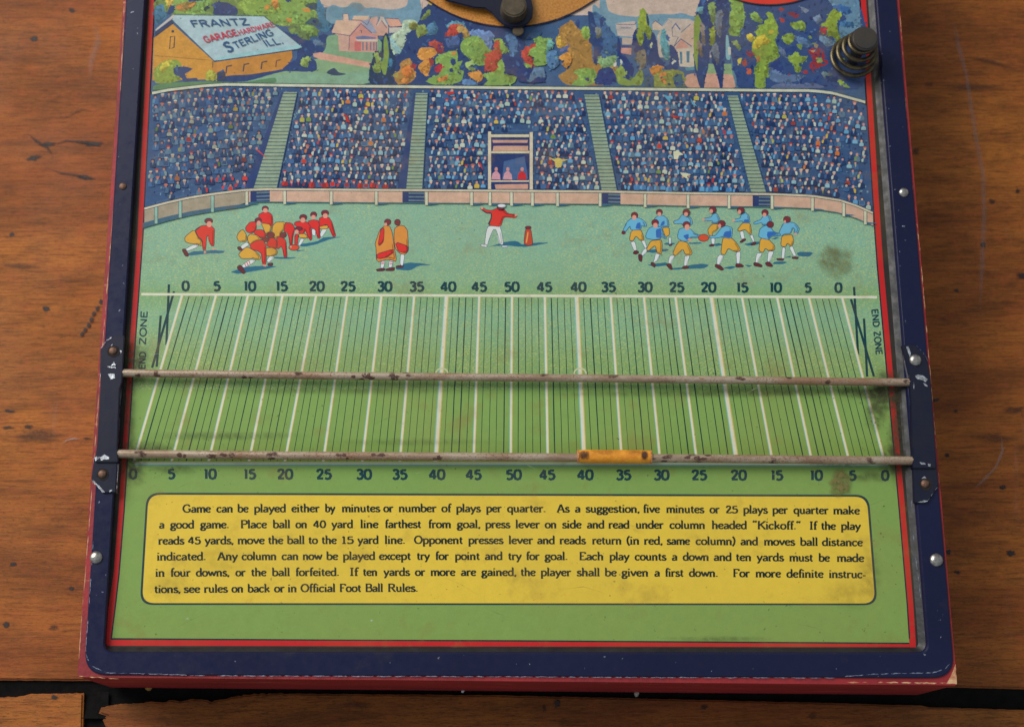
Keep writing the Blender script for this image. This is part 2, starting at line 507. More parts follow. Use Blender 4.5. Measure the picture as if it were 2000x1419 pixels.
for i, (x, y) in enumerate(P('190,602 183,612 178,624 173,635 166,644 160,652')): mark(soft_blob, x, y, 4.5, 6.5, DK, .85, zz(), .4)
mark(line_blobs, P('158,856 168,855 180,855'), 3, DK, 1, zz())
mark(line_blobs, P('122,867 130,859 145,856 158,857'), 3, (150, 130, 120), .7, zz())
mark(line_blobs, P('1955,850 1958,880 1945,912 1920,938 1902,955'), 4, (150, 130, 122), .35, zz())
mark(line_blobs, P('1862,40 1872,90 1888,150 1900,230 1908,280 1920,340 1922,420 1918,520 1914,620'), 7, (140, 122, 118), .22, zz())
mark(line_blobs, P('185,40 192,80 178,120 176,160'), 9, (150, 135, 130), .16, zz())

# crumbs in the joint
def crumb(px, py, z, r, mat, label, cat, sx=1.):
    bm = bmesh.new(); bmesh.ops.create_icosphere(bm, subdivisions=2, radius=r)
    for v in bm.verts:
        v.co *= random.uniform(.75, 1.15); v.co.x *= sx; v.co.z *= .7
    p = at(px, py, z)
    o = bm_obj(cat.replace(' ', '_'), bm, mat); o.location = p
    o['label'] = label; o['category'] = cat
crumb(904, 1348, -.0008, .00065, M['crumb_w'], 'tiny bright white paint flake in the black joint below the board front', 'paint flake', .8)
crumb(1243, 1354, -.0008, .0011, M['crumb_g'], 'pale grey grain of grit standing in the black joint right of centre', 'grit grain', .7)
crumb(290, 1342, -.0008, .0009, M['crumb_y'], 'mustard yellow grain of sand beside the front left corner of the board', 'sand grain', 1.3)

# ------------------------------------------------------------------ board body
board = empty('football_board_game', (0, 0, 0), label='vintage tin football board game with navy rim and printed stadium picture, lying on planks', category='board game')
def ring(c, r, z, seg=8):
    """rounded quadrilateral in photo pixels, at height z"""
    out = []
    n = 4
    for i in range(n):
        p0, p, p1 = Vector(c[i - 1]), Vector(c[i]), Vector(c[(i + 1) % n])
        a = (p0 - p).normalized(); b = (p1 - p).normalized()
        s_, e = p + a * r, p + b * r
        for k in range(seg + 1):
            t = k / seg
            q = s_ * (1 - t) ** 2 + p * 2 * t * (1 - t) * 1.0 + e * t * t
            out.append(at(q.x, q.y, z))
    return out
O_C = [(164, 1317), (1865, 1323), (1699.6, -600), (284, -600)]
I_C = [(203, 1273), (1813, 1274), (1665, -565), (320, -565)]
F_C = [(207, 1263), (1794, 1264), (1651, -560), (325, -560)]
L_C = [(150, 1321), (1871, 1337), (1706, -606), (281, -606)]

# red box
lg = ring(L_C, 5, Z_LEDGE, 3)
lg2 = [p * 1 for p in lg]
for p in lg2: p.z = Z_LEDGE - .0005
sc = lambda ps, k: [Vector((p.x * k, p.y + (p.y) * 0, p.z)) for p in ps]
bm = bmesh.new()
top_in = [bm.verts.new(p) for p in ring([(x + (25 if x < 900 else -25), y + (-25 if y > 0 else 25)) for x, y in L_C], 26, Z_LEDGE, 3)]
v0 = [bm.verts.new(Vector((p.x * .998, p.y * .9985, Z_LEDGE))) for p in lg]
v1 = [bm.verts.new(Vector((p.x, p.y, Z_LEDGE - .0007))) for p in lg]
v2 = [bm.verts.new(Vector((p.x, p.y, 0.0))) for p in lg]
for A, B in ((top_in, v0), (v0, v1), (v1, v2)):
    for i in range(len(A)):
        j = (i + 1) % len(A); bm.faces.new((A[i], A[j], B[j], B[i]))
bm.faces.new(v2)
bmesh.ops.recalc_face_normals(bm, faces=bm.faces)
bm_obj('box_side', bm, M['red'], board)

# worn cardboard showing along the box edges
def wear(name, pts, wd, z, mat, parent, gap=.3, seg=5):
    v, f = [], []
    tot = 0
    for (a, b) in zip(pts, pts[1:]):
        L = math.hypot(b[0] - a[0], b[1] - a[1]); n = max(1, int(L / seg)); tx, ty = (b[0] - a[0]) / L, (b[1] - a[1]) / L
        i = 0
        while i < n:
            if random.random() < gap: i += random.randint(1, 5); continue
            k = random.randint(2, 9); k = min(k, n - i)
            top, bot = [], []
            for j in range(k + 1):
                t = (i + j) / n * L; h = wd * random.uniform(.25, 1) * (0.15 if j in (0, k) else 1)
                off = random.uniform(-.25, .25) * wd
                x, y = a[0] + tx * t, a[1] + ty * t
                top.append((x - ty * (off + h / 2), y + tx * (off + h / 2))); bot.append((x - ty * (off - h / 2), y + tx * (off - h / 2)))
            b0 = len(v)
            for p in top + bot[::-1]: v.append(at(p[0], p[1], z))
            m = k + 1
            for j in range(k): f.append((b0 + j, b0 + j + 1, b0 + 2 * m - 2 - j, b0 + 2 * m - 1 - j))
            i += k + 1
    o = mesh_obj(name, v, f, mat, parent)
    bm = bmesh.new(); bm.from_mesh(o.data)
    for q in bm.faces:
        q.normal_update()
        if q.normal.z < 0: q.normal_flip()
    bm.to_mesh(o.data); bm.free()
    return o
M['tan'] = simple('rubbed_tan_edge', (150, 90, 54), (176, 116, 70), 300, .7)
wear('edge_wear', [(246, 5), (231, 300), (206, 640)], 5.5, Z_LEDGE + .00002, M['tan'], board, 0, 30)
wear('edge_wear', [(243, 5), (230, 300), (203, 640), (176, 1000), (160, 1200), (152, 1316)], 1.8, Z_LEDGE + .00003, M['worn'], board, .12, 9)
wear('edge_wear', [(154, 1319), (232, 1325)], 2.6, Z_LEDGE + .00003, M['worn'], board, .2)
wear('edge_wear', [(1640, 1331), (1760, 1332), (1850, 1333)], 3.0, Z_LEDGE + .00003, M['worn'], board, .1)
wear('edge_wear', [(1757, 10), (1775, 300), (1798, 500), (1836, 960)], 1.6, Z_LEDGE + .00003, M['worn'], board, .5)
v = P('1866,1296 1869,1335 1849,1334 1855,1322 1862,1308')
mesh_obj('edge_wear', [at(x, y, Z_LEDGE + .00006) for x, y in ragged(v, .7, 5)], [tuple(range(len(ragged(v, 0, 5))))][:0] or [tuple(range(sum(max(1, int(math.hypot(b[0] - a[0], b[1] - a[1]) / 5)) for a, b in zip(v, v[1:] + v[:1]))))], M['worn'], board)

# navy tin plate: rim, rubbed inner slope
NR = 10
o0 = ring(O_C, 46, Z_LEDGE + .0001, NR); o1 = ring(O_C, 46, Z_RIM - .0003, NR)
O2 = [(x + (2.2 if x < 900 else -2.2), y + (-2.2 if y > 0 else 2.2)) for x, y in O_C]
o2 = ring(O2, 45, Z_RIM, NR)
I2 = [(x + (-3 if x < 900 else 3), y + (3 if y > 0 else -3)) for x, y in I_C]
i0 = ring(I2, 24, Z_RIM, NR); i1 = ring(I_C, 22, Z_RIM - .0004, NR); f0 = ring(F_C, 12, Z_FACE - .00002, NR)
def loft(name, rings, mat, parent, smooth=True):
    v, f = [], []; n = len(rings[0])
    for r in rings: v += r
    for k in range(len(rings) - 1):
        for i in range(n):
            j = (i + 1) % n; f.append((k * n + i, k * n + j, (k + 1) * n + j, (k + 1) * n + i))
    o = mesh_obj(name, v, f, mat, parent)
    bm = bmesh.new(); bm.from_mesh(o.data); bmesh.ops.recalc_face_normals(bm, faces=bm.faces)
    s_ = sum(q.normal.z * q.calc_area() for q in bm.faces)
    if s_ < 0:
        for q in bm.faces: q.normal_flip()
    bm.to_mesh(o.data); bm.free()
    if smooth: o.data.shade_smooth() if hasattr(o.data, 'shade_smooth') else None
    return o
rim = loft('rim', [o0, o1, o2, i0], M['blue'], board, False)
mid = [a.lerp(b, .15) - Vector((0, 0, .0005)) for a, b in zip(i1, f0)]
loft('inner_lip', [i0, i1, mid], M['blue'], board, False)
loft('inner_slope', [mid, f0], M['slope'], board, False)
wear('paint_chips', P('206,1313 330,1316 380,1318 500,1319 1000,1320.5 1300,1322 1630,1323'), 1.9, Z_RIM + .00002, M['chip'], rim, .05, 5)
wear('paint_chips', P('1650,1320 1700,1316 1760,1314 1820,1313 1845,1306 1858,1292'), 2.2, Z_RIM + .00002, M['chip'], rim, .1, 4)
wear('paint_chips', P('167,1262 170,1285 180,1300 205,1312'), 2.0, Z_RIM + .00002, M['chip'], rim, .1, 3)
wear('paint_chips', P('168,1262 174,1180 183,1040'), 1.4, Z_RIM + .00002, M['chip'], rim, .5, 4)
wear('paint_chips', P('1779,960 1785,1060 1800,1180 1806,1240'), 1.5, Z_RIM - .0002, M['chip'], rim, .5, 4)

# ------------------------------------------------------------------ printed face
LEFT = [(-600, 339), (0, 302), (340, 285), (460, 279), (745, 258.5), (1000, 242), (1141, 230.5), (1191, 224), (1247, 217)]
RIGHT = [(-600, 1642), (0, 1680), (500, 1712), (745, 1734), (1000, 1757), (1200, 1774), (1256, 1777)]
def lx(y): return along(LEFT, y)
def rx(y): return along(RIGHT, y)
sheet_v = ring([(F_C[0][0] - 1, F_C[0][1] + 1), (F_C[1][0] + 1, F_C[1][1] + 1), F_C[2], F_C[3]], 10, Z_FACE, NR)
sheet = mesh_obj('printed_sheet', sheet_v, [tuple(range(len(sheet_v)))], M['flat_ink'], board, cols=[alb((46, 43, 40))] * len(sheet_v))
if sheet.data.polygons[0].normal.z < 0: sheet.data.flip_normals()

bord = Ink('border_print', M['flat_ink'])
REDC = (186, 36, 36)
ys = list(range(-560, 1247, 60)) + [1246, 1262]
for a, b in zip(ys, ys[1:]):
    if a == 1246:
        bord.poly([(rx(a) - 1, a), (rx(a) + 11.5, a), (rx(a) + 12.5, 1263), (rx(a) + .5, 1263)], REDC, 1); continue
    wl = lambda y: 10.5 + max(0, (y - 1150) / 100) * 6
    bord.poly([(lx(a) - wl(a), a), (lx(a) + 1, a), (lx(b) + 1, b), (lx(b) - wl(b), b)], REDC, 1)
    bord.poly([(rx(a) - 1, a), (rx(a) + 11.5, a), (rx(b) + 11.5, b), (rx(b) - 1, b)], REDC, 1)
    bord.poly([(lx(a) - 1.2, a), (lx(a) + 1.6, a), (lx(b) + 1.6, b), (lx(b) - 1.2, b)], (24, 34, 50), 2)
    bord.poly([(rx(a) - 1.6, a), (rx(a) + 1.2, a), (rx(b) + 1.2, b), (rx(b) - 1.6, b)], (24, 34, 50), 2)
bord.poly([(202, 1246.1), (217, 1246.1), (700, 1249), (1000, 1250), (1776, 1255), (1776.5, 1262.6), (1000, 1261.5), (201, 1260)], REDC, 1)
bord.poly([(216, 1245), (700, 1248), (1000, 1249), (1776, 1254), (1776, 1257), (1000, 1252), (216, 1248.5)], (24, 40, 46), 3)
bord.build(sheet)

# grass ground colour, mint above, leaf green below
grass = Ink('grass_print', M['grass_ink']); lawn = Ink('lawn_print', M['flat_ink'])
def gcol(y):
    K = [(380, (126, 168, 144)), (470, (126, 168, 142)), (550, (126, 164, 128)), (576, (120, 156, 100)), (610, (124, 166, 130)), (660, (125, 164, 118)), (700, (124, 154, 90)), (730, (124, 156, 90)), (760, (124, 156, 82)), (850, (122, 152, 78)), (880, (116, 144, 68)), (915, (120, 152, 78)), (1260, (124, 150, 76))]
    for (a, ca), (b, cb) in zip(K, K[1:]):
        if y <= b:
            t = max(0, (y - a) / (b - a)); return tuple(p + (q - p) * t for p, q in zip(ca, cb))
    return K[-1][1]
def grid(ink, y0, y1, step, n=12):
    ys = []; y = y0
    while y < y1 - 1: ys.append(y); y += step
    ys.append(y1)
    rows = []
    for y in ys:
        row = []
        for i in range(n + 1):
            t = i / n; x = lx(y) + (rx(y) - lx(y)) * t
            yb = y if y < y1 else y + (0 if y1 < 1200 else 9 * t)
            row.append(len(ink.v)); ink.v.append(at(x, yb, Z_FACE + 1 * DZ)); ink.c.append(alb(gcol(y)))
        rows.append(row)
    for a, b in zip(rows, rows[1:]):
        for i in range(n): ink.f.append((a[i], b[i], b[i + 1], a[i + 1]))
grid(grass, 372, 760, 20); grid(lawn, 760, 1246, 30)
Ink.level([(190, 366), (1800, 366), (1800, 1262), (190, 1262)], 1)
grass.build(sheet); lawn.build(sheet)

# ---- landscape above the stands
land = Ink('landscape_print', M['ink'])
NV, BL, GR, OR, RD, SK, YL = (38, 60, 110), (84, 122, 168), (128, 162, 78), (212, 142, 62), (184, 66, 54), (200, 176, 160), (204, 184, 66)
OL, TE, LB, PK, OC = (150, 124, 62), (60, 110, 140), (112, 150, 170), (208, 156, 134), (208, 144, 52)
UP = [(290, 184), (330, 176), (400, 168), (440, 165.5), (700, 169), (1000, 172), (1300, 175), (1500, 177), (1585, 177.5), (1625, 182), (1690, 200), (1720, 212)]
LO = [(270, 411), (284, 407), (325, 396), (370, 386), (415, 379), (455, 374), (480, 371), (520, 369.5), (730, 371), (1180, 374), (1342, 377.5), (1485, 379), (1500, 379), (1585, 382.5), (1640, 391), (1675, 402.5), (1705, 416), (1730, 428)]
def band(ink, x0, x1, ft, fb, col, L=None, step=20):
    xs = [x0 + (x1 - x0) * i / max(1, int((x1 - x0) / step)) for i in range(max(1, int((x1 - x0) / step)) + 1)]
    ink.poly([(x, ft(x)) for x in xs] + [(x, fb(x)) for x in xs[::-1]], col, L)
x0, x1 = 300, 1693
land.poly([(lx(-560), -560), (rx(-560), -560)] + [(rx(y), y) for y in (-300, 0, 120, 196)] + [(x, along(UP, x)) for x in range(1680, 300, -30)] + [(lx(y), y) for y in (180, 100, 0, -300)], (64, 92, 128), 2)
def Z(n): return {1: (290, 0, 8), 2: (500, 0, 8), 3: (700, 0, 8), 4: (900, 0, 8), 5: (1100, 0, 8), 6: (1300, 0, 8), 7: (1480, 0, 8)}[n]
def mu(c, k=.10): return tuple(v * (1 - k) + g * k for v, g in zip(c, (112, 110, 96)))
def LP(z, col, s, rag=.5, it=1):
    col = mu(col)
    pts = P(s, *Z(z))
    if it: pts = soften(soften(pts, 1, .17), 1, .25)
    if rag: pts = ragged(pts, rag * .85, 4.2)
    land.poly(pts, col)
    if rag >= .5:
        n_ = len(pts); a_ = abs(sum(pts[i][0] * pts[(i + 1) % n_][1] - pts[(i + 1) % n_][0] * pts[i][1] for i in range(n_))) / 2
        for p in random.sample(pts, min(n_, int(n_ * .22))):
            if p[1] < -6 or p[1] > 166: continue
            land.ell(p[0] + random.uniform(-2.2, 2.2), p[1] + random.uniform(-2.2, 2.2), random.uniform(.8, 2.4), random.uniform(.7, 1.8), tuple(max(0, c + random.uniform(-10, 10)) for c in col), n=7, rough=.45, rot=random.random() * 3)
        if sum(col) > 285 and a_ > 120:
            mx = sum(p[0] for p in pts) / n_; my = sum(p[1] for p in pts) / n_
            for p in pts:
                d_ = ((p[0] - mx) * .7 + (p[1] - my) * .9) / math.sqrt(a_)
                if -3 < p[1] < 166 and abs(d_) > .22 and random.random() < .75:
                    q = random.uniform(.62, .92); sh_ = .78 if d_ > 0 else 1.14
                    land.ell(mx + (p[0] - mx) * q, my + (p[1] - my) * q, random.uniform(1.6, 4), random.uniform(1.2, 3), tuple(min(225, v * sh_) for v in col), n=9, rough=.3, rot=random.random() * 3)
        xs_ = [p[0] for p in pts]; ys_ = [p[1] for p in pts]
        dark_ = sum(col) < 270
        for _ in range(min(300 if dark_ else 160, int(a_ / (55 if dark_ else 60)))):
            x, y = random.uniform(min(xs_), max(xs_)), random.uniform(max(-4, min(ys_)), min(168, max(ys_)))
            ins = False
            for i in range(n_):
                (xa, ya), (xb, yb) = pts[i], pts[(i + 1) % n_]
                if (ya > y) != (yb > y) and x < xa + (xb - xa) * (y - ya) / (yb - ya): ins = not ins
            if ins:
                k = random.choice([.82, .9, 1.07, 1.15]); g_ = random.uniform(-9, 9)
                c2 = random.choice([(48, 74, 124), (34, 50, 98), (42, 70, 104), (60, 90, 134), (42, 62, 116)]) if dark_ else (min(230, col[0] * k + g_), min(230, col[1] * k), min(230, col[2] * k - g_))
                land.ell(x, y, random.uniform(1.4, 5.5), random.uniform(1, 3), c2, n=9, rough=.3, rot=random.random() * 3)
def speck(x0, x1, y0, y1, n, cols, r=(1.5, 5), rough=.35):
    for _ in range(n):
        r_ = random.uniform(*r)
        land.ell(random.uniform(x0, x1), random.uniform(y0, y1), r_ * random.uniform(.7, 1.5), r_ * random.uniform(.6, 1.2), random.choice(cols), n=8, rough=rough)
# beyond the frame: the sky and loose tree masses go on
land.poly([(620, -560), (1420, -560), (1380, 30), (1140, 30), (800, 30), (625, 20)], SK)
for _ in range(90):
    x = random.choice([random.uniform(360, 600), random.uniform(1440, 1630)]); y = random.uniform(-540, -20)
    land.ell(x, y, random.uniform(12, 34), random.uniform(10, 24), random.choice([NV, GR, OL, (90, 130, 70), TE, (108, 140, 76)]), n=10, rough=.3)
# left tree behind the barn
LP(1, (104, 128, 66), '80,-60 2700,-60 2720,200 2600,420 2400,430 2000,400 1700,240 80,240', 1)
LP(2, GR, '-200,-60 900,-60 960,140 900,330 760,380 560,370 420,420 260,360 130,240 -200,240', 1)
LP(1, GR, '240,-60 1000,-60 980,60 860,150 880,220 420,220 300,130', 1); LP(1, (132, 160, 70), '1380,60 1560,-40 2100,-40 2100,240 1600,240 1500,170 1380,130')
LP(1, (34, 52, 104), '1000,60 1100,30 1240,40 1390,130 1400,240 1000,240 1020,150'); LP(1, TE, '80,120 220,60 260,200 370,190 100,440'); LP(1, NV, '600,-50 1000,-50 960,0 700,20 640,50')
LP(1, (150, 120, 60), '420,90 560,40 740,20 730,100 520,190 440,150'); LP(1, (206, 126, 58), '430,100 520,90 520,140 440,150'); LP(1, OR, '620,90 740,30 720,80 640,120'); LP(1, (200, 168, 70), '270,-20 400,-20 380,80 300,150')
LP(1, (36, 60, 60), '870,120 960,70 900,180 860,170'); LP(1, NV, '330,100 410,80 400,200 280,240')
for a in ('250,0 340,-20 350,80 300,150 260,90', '130,90 220,80 200,150 140,150', '480,290 560,290 540,340 490,340', '700,140 820,130 860,190 760,190'): LP(2, (204, 132, 60), a)
LP(2, NV, '450,-40 560,-40 520,40 460,20'); LP(2, (52, 76, 78), '740,90 880,40 1000,60 1000,180 860,150')
LP(2, (58, 84, 92), '760,360 860,280 960,280 1000,380 880,400 780,380')
LP(2, TE, '960,0 1010,20 1060,120 1180,200 1200,420 1100,520 1000,480 1000,380 950,200')
LP(2, (66, 96, 120), '1060,130 1130,110 1160,230 1080,330'); LP(2, (34, 58, 106), '1150,430 1300,390 1260,470 1160,480')
LP(2, (96, 124, 70), '500,450 600,380 900,390 980,480 960,580 820,560 860,640 700,600 620,520 520,500')
LP(2, GR, '700,400 860,400 960,470 930,540 800,480 700,470'); LP(2, GR, '510,470 620,430 600,500 560,520')
LP(2, NV, '420,480 520,520 640,560 720,620 900,640 940,740 860,900 640,800 600,660'); LP(2, NV, '960,580 1060,520 1180,600 1150,690 1030,660')
LP(2, (86, 110, 136), '880,620 1000,640 1120,720 1060,760 900,700'); LP(2, NV, '900,740 1000,700 1110,800 1080,860 960,840')
# far hills, sky and the two pink houses
LP(2, SK, '1010,-40 2600,-40 2600,200 2400,190 2260,160 2080,170 1900,150 1720,140 1440,120 1130,110 1010,60', 0)
LP(2, LB, '1090,140 1200,70 1330,120 1430,110 1500,40 1640,50 1700,130 1840,120 2020,150 2200,150 2360,100 2380,-40 2560,-40 2580,120 2700,260 2700,400 1100,400', 0)
LP(2, (100, 140, 160), '1120,150 1200,90 1300,130 1470,110 1520,60 1640,70 1680,150 1560,240 1200,300', 0)
LP(2, (124, 162, 124), '1100,560 1400,520 1900,560 2100,880 1900,1000 900,1000 1100,760', .4)
LP(2, (132, 164, 122), '0,1230 900,900 1900,920 1900,1340 0,1330', 0); LP(2, (130, 168, 138), '-500,1330 -300,1280 600,1130 1300,1150 1840,1100 1840,1330', 0)
LP(2, PK, '890,840 1000,820 1200,860 1790,980 1780,1060 1480,1010 1000,930 900,890', .3, 0)
LP(2, (206, 162, 146), '1260,320 1600,320 1900,260 1900,560 1900,820 1300,800 1280,560 1180,500', 0, 0)
def HL(z, s, wd=1.2, col=(84, 74, 110)): land.ribbon(P(s, *Z(z)), wd, col)
LP(2, (214, 176, 150), '1250,320 1620,330 1460,560 1190,520', 0, 0); LP(2, (216, 180, 156), '1360,220 1440,220 1450,330 1350,330', 0, 0); LP(2, (214, 180, 152), '1530,250 1770,250 1740,320 1500,310', 0, 0)
LP(2, (204, 140, 128), '1460,560 1640,380 1800,520 1890,560 1900,800 1450,800', 0, 0); LP(2, (150, 156, 176), '1640,340 1700,320 1760,300 1900,520 1800,520', 0, 0)
LP(2, (100, 112, 156), '1550,580 1680,560 1880,590 1860,610 1580,620', 0, 0); LP(2, (206, 192, 172), '1550,620 1900,620 1900,650 1600,650', 0, 0)
for xx in (1660, 1720, 1780, 1830, 1870): LP(2, (104, 116, 130), f'{xx},660 {xx+22},660 {xx+22},790 {xx},790', 0, 0)
LP(2, (196, 100, 100), '1540,650 1640,650 1640,800 1540,800', 0, 0)
HL(2, '1460,570 1640,370 1810,520', 1.4); HL(2, '1200,520 1460,560 1450,790', 1.1); HL(2, '1360,330 1360,220 1440,220 1455,320', .9); HL(2, '1490,315 1640,320 1740,390 1800,260', 1.0); HL(2, '1620,480 1650,480 1650,520', 1)
LP(3, (206, 160, 144), '280,400 350,270 470,420 460,560 290,560', 0, 0); LP(3, (214, 158, 134), '430,290 640,300 690,410 490,420', 0, 0); LP(3, (190, 184, 172), '480,430 680,430 680,500 480,520', 0, 0)
LP(3, (206, 190, 178), '280,400 340,260 390,270 470,420 430,400 360,320 300,410', 0, 0); HL(3, '280,400 340,270', 1); HL(3, '360,320 440,440', 1.2); HL(3, '410,285 630,300 690,410 500,430', 1)
# pale bush, cypress, dark tree left of the gold dial
LP(3, (176, 196, 168), '690,320 860,300 960,380 900,560 760,700 640,860 500,820 480,560 680,460'); LP(3, (140, 180, 180), '480,540 600,700 780,880 640,860 540,780')
LP(3, NV, '960,320 1000,140 1080,80 1160,-60 2600,-60 2600,1340 150,1340 170,1080 240,1100 260,1140 480,1140 560,900 640,860 760,620 740,560 840,480', 1.2)
LP(3, (30, 52, 84), '370,640 400,540 450,510 490,620 500,760 560,860 600,1000 520,1200 560,1320 160,1320 170,1080 230,880 280,790 360,840', .6)
LP(3, (124, 150, 70), '390,620 430,540 460,660 480,860 460,1000 430,1180 380,1160 350,1000 400,900', .3); LP(3, (132, 154, 78), '250,850 300,810 330,900 380,1000 350,1140 250,1140 210,1040 290,1020'); LP(3, TE, '470,900 540,940 520,1060 470,1020')
for s_, c_ in (('1350,440 1440,330 1620,350 1700,440 1600,440 1500,400', (90, 150, 170)), ('1420,400 1560,370 1660,400 1560,540 1440,580 1340,560 1400,500', RD), ('1560,400 1680,430 1760,560 1660,640 1640,520 1540,470', (170, 136, 74)),
               ('1100,370 1200,350 1250,440 1220,540 1090,560 1040,480', (74, 118, 150)), ('780,380 880,340 940,390 900,470 800,460', (128, 130, 60)), ('920,400 1040,380 1080,520 980,580 890,540', (124, 140, 70)), ('990,280 1120,130 1130,220 1040,300 950,320', (108, 130, 66)), ('1080,40 1150,20 1130,90', YL),
               ('1340,620 1500,560 1600,600 1560,740 1400,760', (70, 92, 140)),
               ('1720,500 1880,450 2060,560 2100,760 1960,660 1800,600', (104, 132, 178)),
               ('1590,700 1660,600 1820,560 1940,620 2010,760 2110,800 2090,960 1990,1020 1880,1030 1800,960 1680,880 1600,800', GR),
               ('920,860 960,740 1180,740 1240,840 1120,920 1160,980 1120,1080 1080,1190 980,1140 920,1040 1040,930 940,900', OR), ('1080,690 1180,620 1320,690 1330,820 1240,830 1190,740', (164, 66, 54)), ('1250,700 1320,680 1300,820 1220,800', (150, 44, 60)),
               ('1200,900 1420,800 1540,790 1560,880 1540,980 1640,940 1560,1080 1660,1120 1600,1300 1200,1330 1060,1290 1100,1220 1260,1180 1300,1000 1190,960', GR), ('1190,1050 1300,990 1320,1040 1270,1140 1200,1130', (176, 44, 58)), ('1240,1230 1410,1160 1360,1270 1240,1280', (206, 128, 62)),
               ('1100,900 1190,950 1150,1040 1100,960', (150, 60, 50)), ('1440,940 1500,910 1530,990 1480,1030 1440,990', NV), ('1420,1080 1470,1060 1480,1130 1430,1130', NV), ('1550,1120 1590,1130 1570,1160', NV), ('1460,820 1540,800 1520,860 1450,870', (200, 140, 66)),
               ('660,960 800,900 840,980 860,1080 900,1200 820,1300 600,1320 540,1160 660,1100', (168, 122, 62)), ('700,1050 800,1010 860,1120 800,1220 700,1200 680,1120', (206, 118, 54)), ('670,1240 800,1220 780,1310 680,1300', (212, 132, 62)), ('800,1030 920,1000 900,1070 830,1060', (160, 56, 60)), ('540,1160 620,1130 620,1220 540,1200', (168, 150, 72)),
               ('1660,1000 1800,930 1820,960 1720,1000 1700,1060 1820,1080 1800,1110 1680,1060', (150, 176, 104)), ('1700,1150 1900,1100 1960,1200 1900,1290 1760,1220', (204, 138, 62)), ('1640,1230 1800,1260 1900,1330 1600,1330', BL)):
    LP(3, c_, s_, .6)
for s_, c_ in (('170,500 280,450 340,520 450,470 540,570 490,620 480,780 420,760 360,640 220,580', (104, 134, 184)),
               ('0,660 120,580 270,560 380,680 480,840 400,860 380,960 300,1040 220,1000 180,920 40,820', GR), ('500,620 640,600 670,700 750,780 700,830 620,830 570,740', (136, 166, 78)),
               ('360,840 450,840 540,740 530,640 600,630 600,740 650,880 560,980 600,1050 560,1180 490,1160 460,1100 380,1110 370,940 430,900', RD),
               ('580,960 690,900 700,1080 660,1160 880,1200 860,1260 800,1330 340,1340 440,1250 330,1160 540,1120 620,1060', GR), ('680,540 820,540 900,640 860,860 760,900 760,700', (72, 112, 160)), ('620,860 720,880 900,900 940,1000 1100,1080 1340,1140 1300,1300 900,1290 870,1180 690,1150 700,1060', (32, 50, 108)),
               ('930,830 1060,700 1180,680 1160,740 1060,780 1060,880 1150,960 1130,1040 1000,980', RD), ('1110,570 1200,520 1260,600 1420,590 1440,700 1380,760 1340,840 1390,920 1350,1010 1200,1040 1120,1000 1160,900 1060,860 1070,780 1200,720', GR), ('1360,620 1440,640 1450,740 1360,760 1330,860', (110, 170, 160)),
               ('1000,980 1120,1030 1040,1070 990,1020', GR), ('1060,540 1280,480 1240,560 1160,600 1000,620', (52, 84, 120)),
               ('1140,1060 1300,1040 1320,1220 1180,1200 1080,1300 1060,1240', (94, 122, 150)), ('1340,800 1500,780 1540,1000 1440,1100 1340,1020', (80, 120, 160)),
               ('1540,430 1740,310 1800,420 1900,500 2000,560 2200,620 2380,700 2390,880 2300,960 2440,1060 2480,1160 2300,1340 1640,1340 1500,1180 1700,1090 1740,940 1680,800 1580,680 1540,560', (166, 122, 60)),
               ('1480,600 1540,560 1570,660 1640,690 1560,760 1500,740', (222, 172, 66)), ('1540,880 1680,800 1740,920 1700,1020 1640,1070 1590,1010 1620,950 1560,930', OR), ('1740,1120 1900,1060 2100,1080 2150,1260 2000,1340 1700,1340 1860,1200', GR), ('1890,420 2000,420 2040,560 1960,640 1890,560', (134, 166, 74)), ('1540,770 1700,700 1680,760 1560,820', (92, 104, 156)),
               ('1820,300 1860,330 1850,450 1800,420', NV), ('1930,1240 2000,1200 2010,1280', (70, 66, 100))):
    LP(4, c_, s_, .6)
speck(840, 1150, 70, 165, 16, [NV, BL, GR, (166, 122, 60), TE, (110, 140, 80)], (1, 2.6))
# right of the dial: sky, village and poplars
LP(5, SK, '440,-40 2600,-40 2560,200 2300,330 1700,300 1000,280 700,240 500,100', 0)
LP(5, LB, '450,120 480,60 570,150 570,-40 660,-40 700,180 860,240 1150,270 1180,250 1340,230 1560,220 1700,230 1860,200 2020,260 2100,240 2260,260 2300,600 1100,640 480,500', 0)
LP(5, (196, 178, 168), '820,370 1120,330 1150,490 1100,580 850,560', 0, 0); LP(5, (180, 170, 164), '840,410 1090,400 1090,480 840,480', 0, 0); HL(5, '830,380 1110,390 1150,350', 1.2); HL(5, '900,440 1060,440', 1.2)
LP(5, (190, 170, 156), '920,590 1090,600 1070,700 920,700', 0, 0); LP(5, (206, 148, 134), '910,750 1070,750 1060,860 900,830', 0, 0); HL(5, '915,740 1070,740', 2, (60, 60, 110))
LP(5, (208, 184, 162), '1390,370 1440,320 1550,410 1530,480 1400,470', 0, 0); HL(5, '1390,380 1440,325 1550,410', 1); LP(5, (196, 178, 164), '1570,380 1640,290 1960,300 2100,360 2400,480 2400,900 1480,900 1470,560', 0, 0)
HL(5, '1570,400 1640,300 1700,360', .9, (110, 140, 160)); HL(5, '1700,450 1755,370 1830,470', 1.8, (52, 84, 140)); HL(5, '1700,450 1710,570 1800,580 1730,730', 1)
LP(5, (204, 172, 152), '1850,520 2080,330 2080,760 1980,720 1840,610', 0, 0); HL(5, '1840,510 1990,380', 1.3, (76, 88, 120)); LP(5, (206, 146, 134), '1740,770 1840,620 1960,720 1960,745', 0, 0); HL(5, '1720,740 1840,610 2010,730', 1.5, (66, 76, 122))
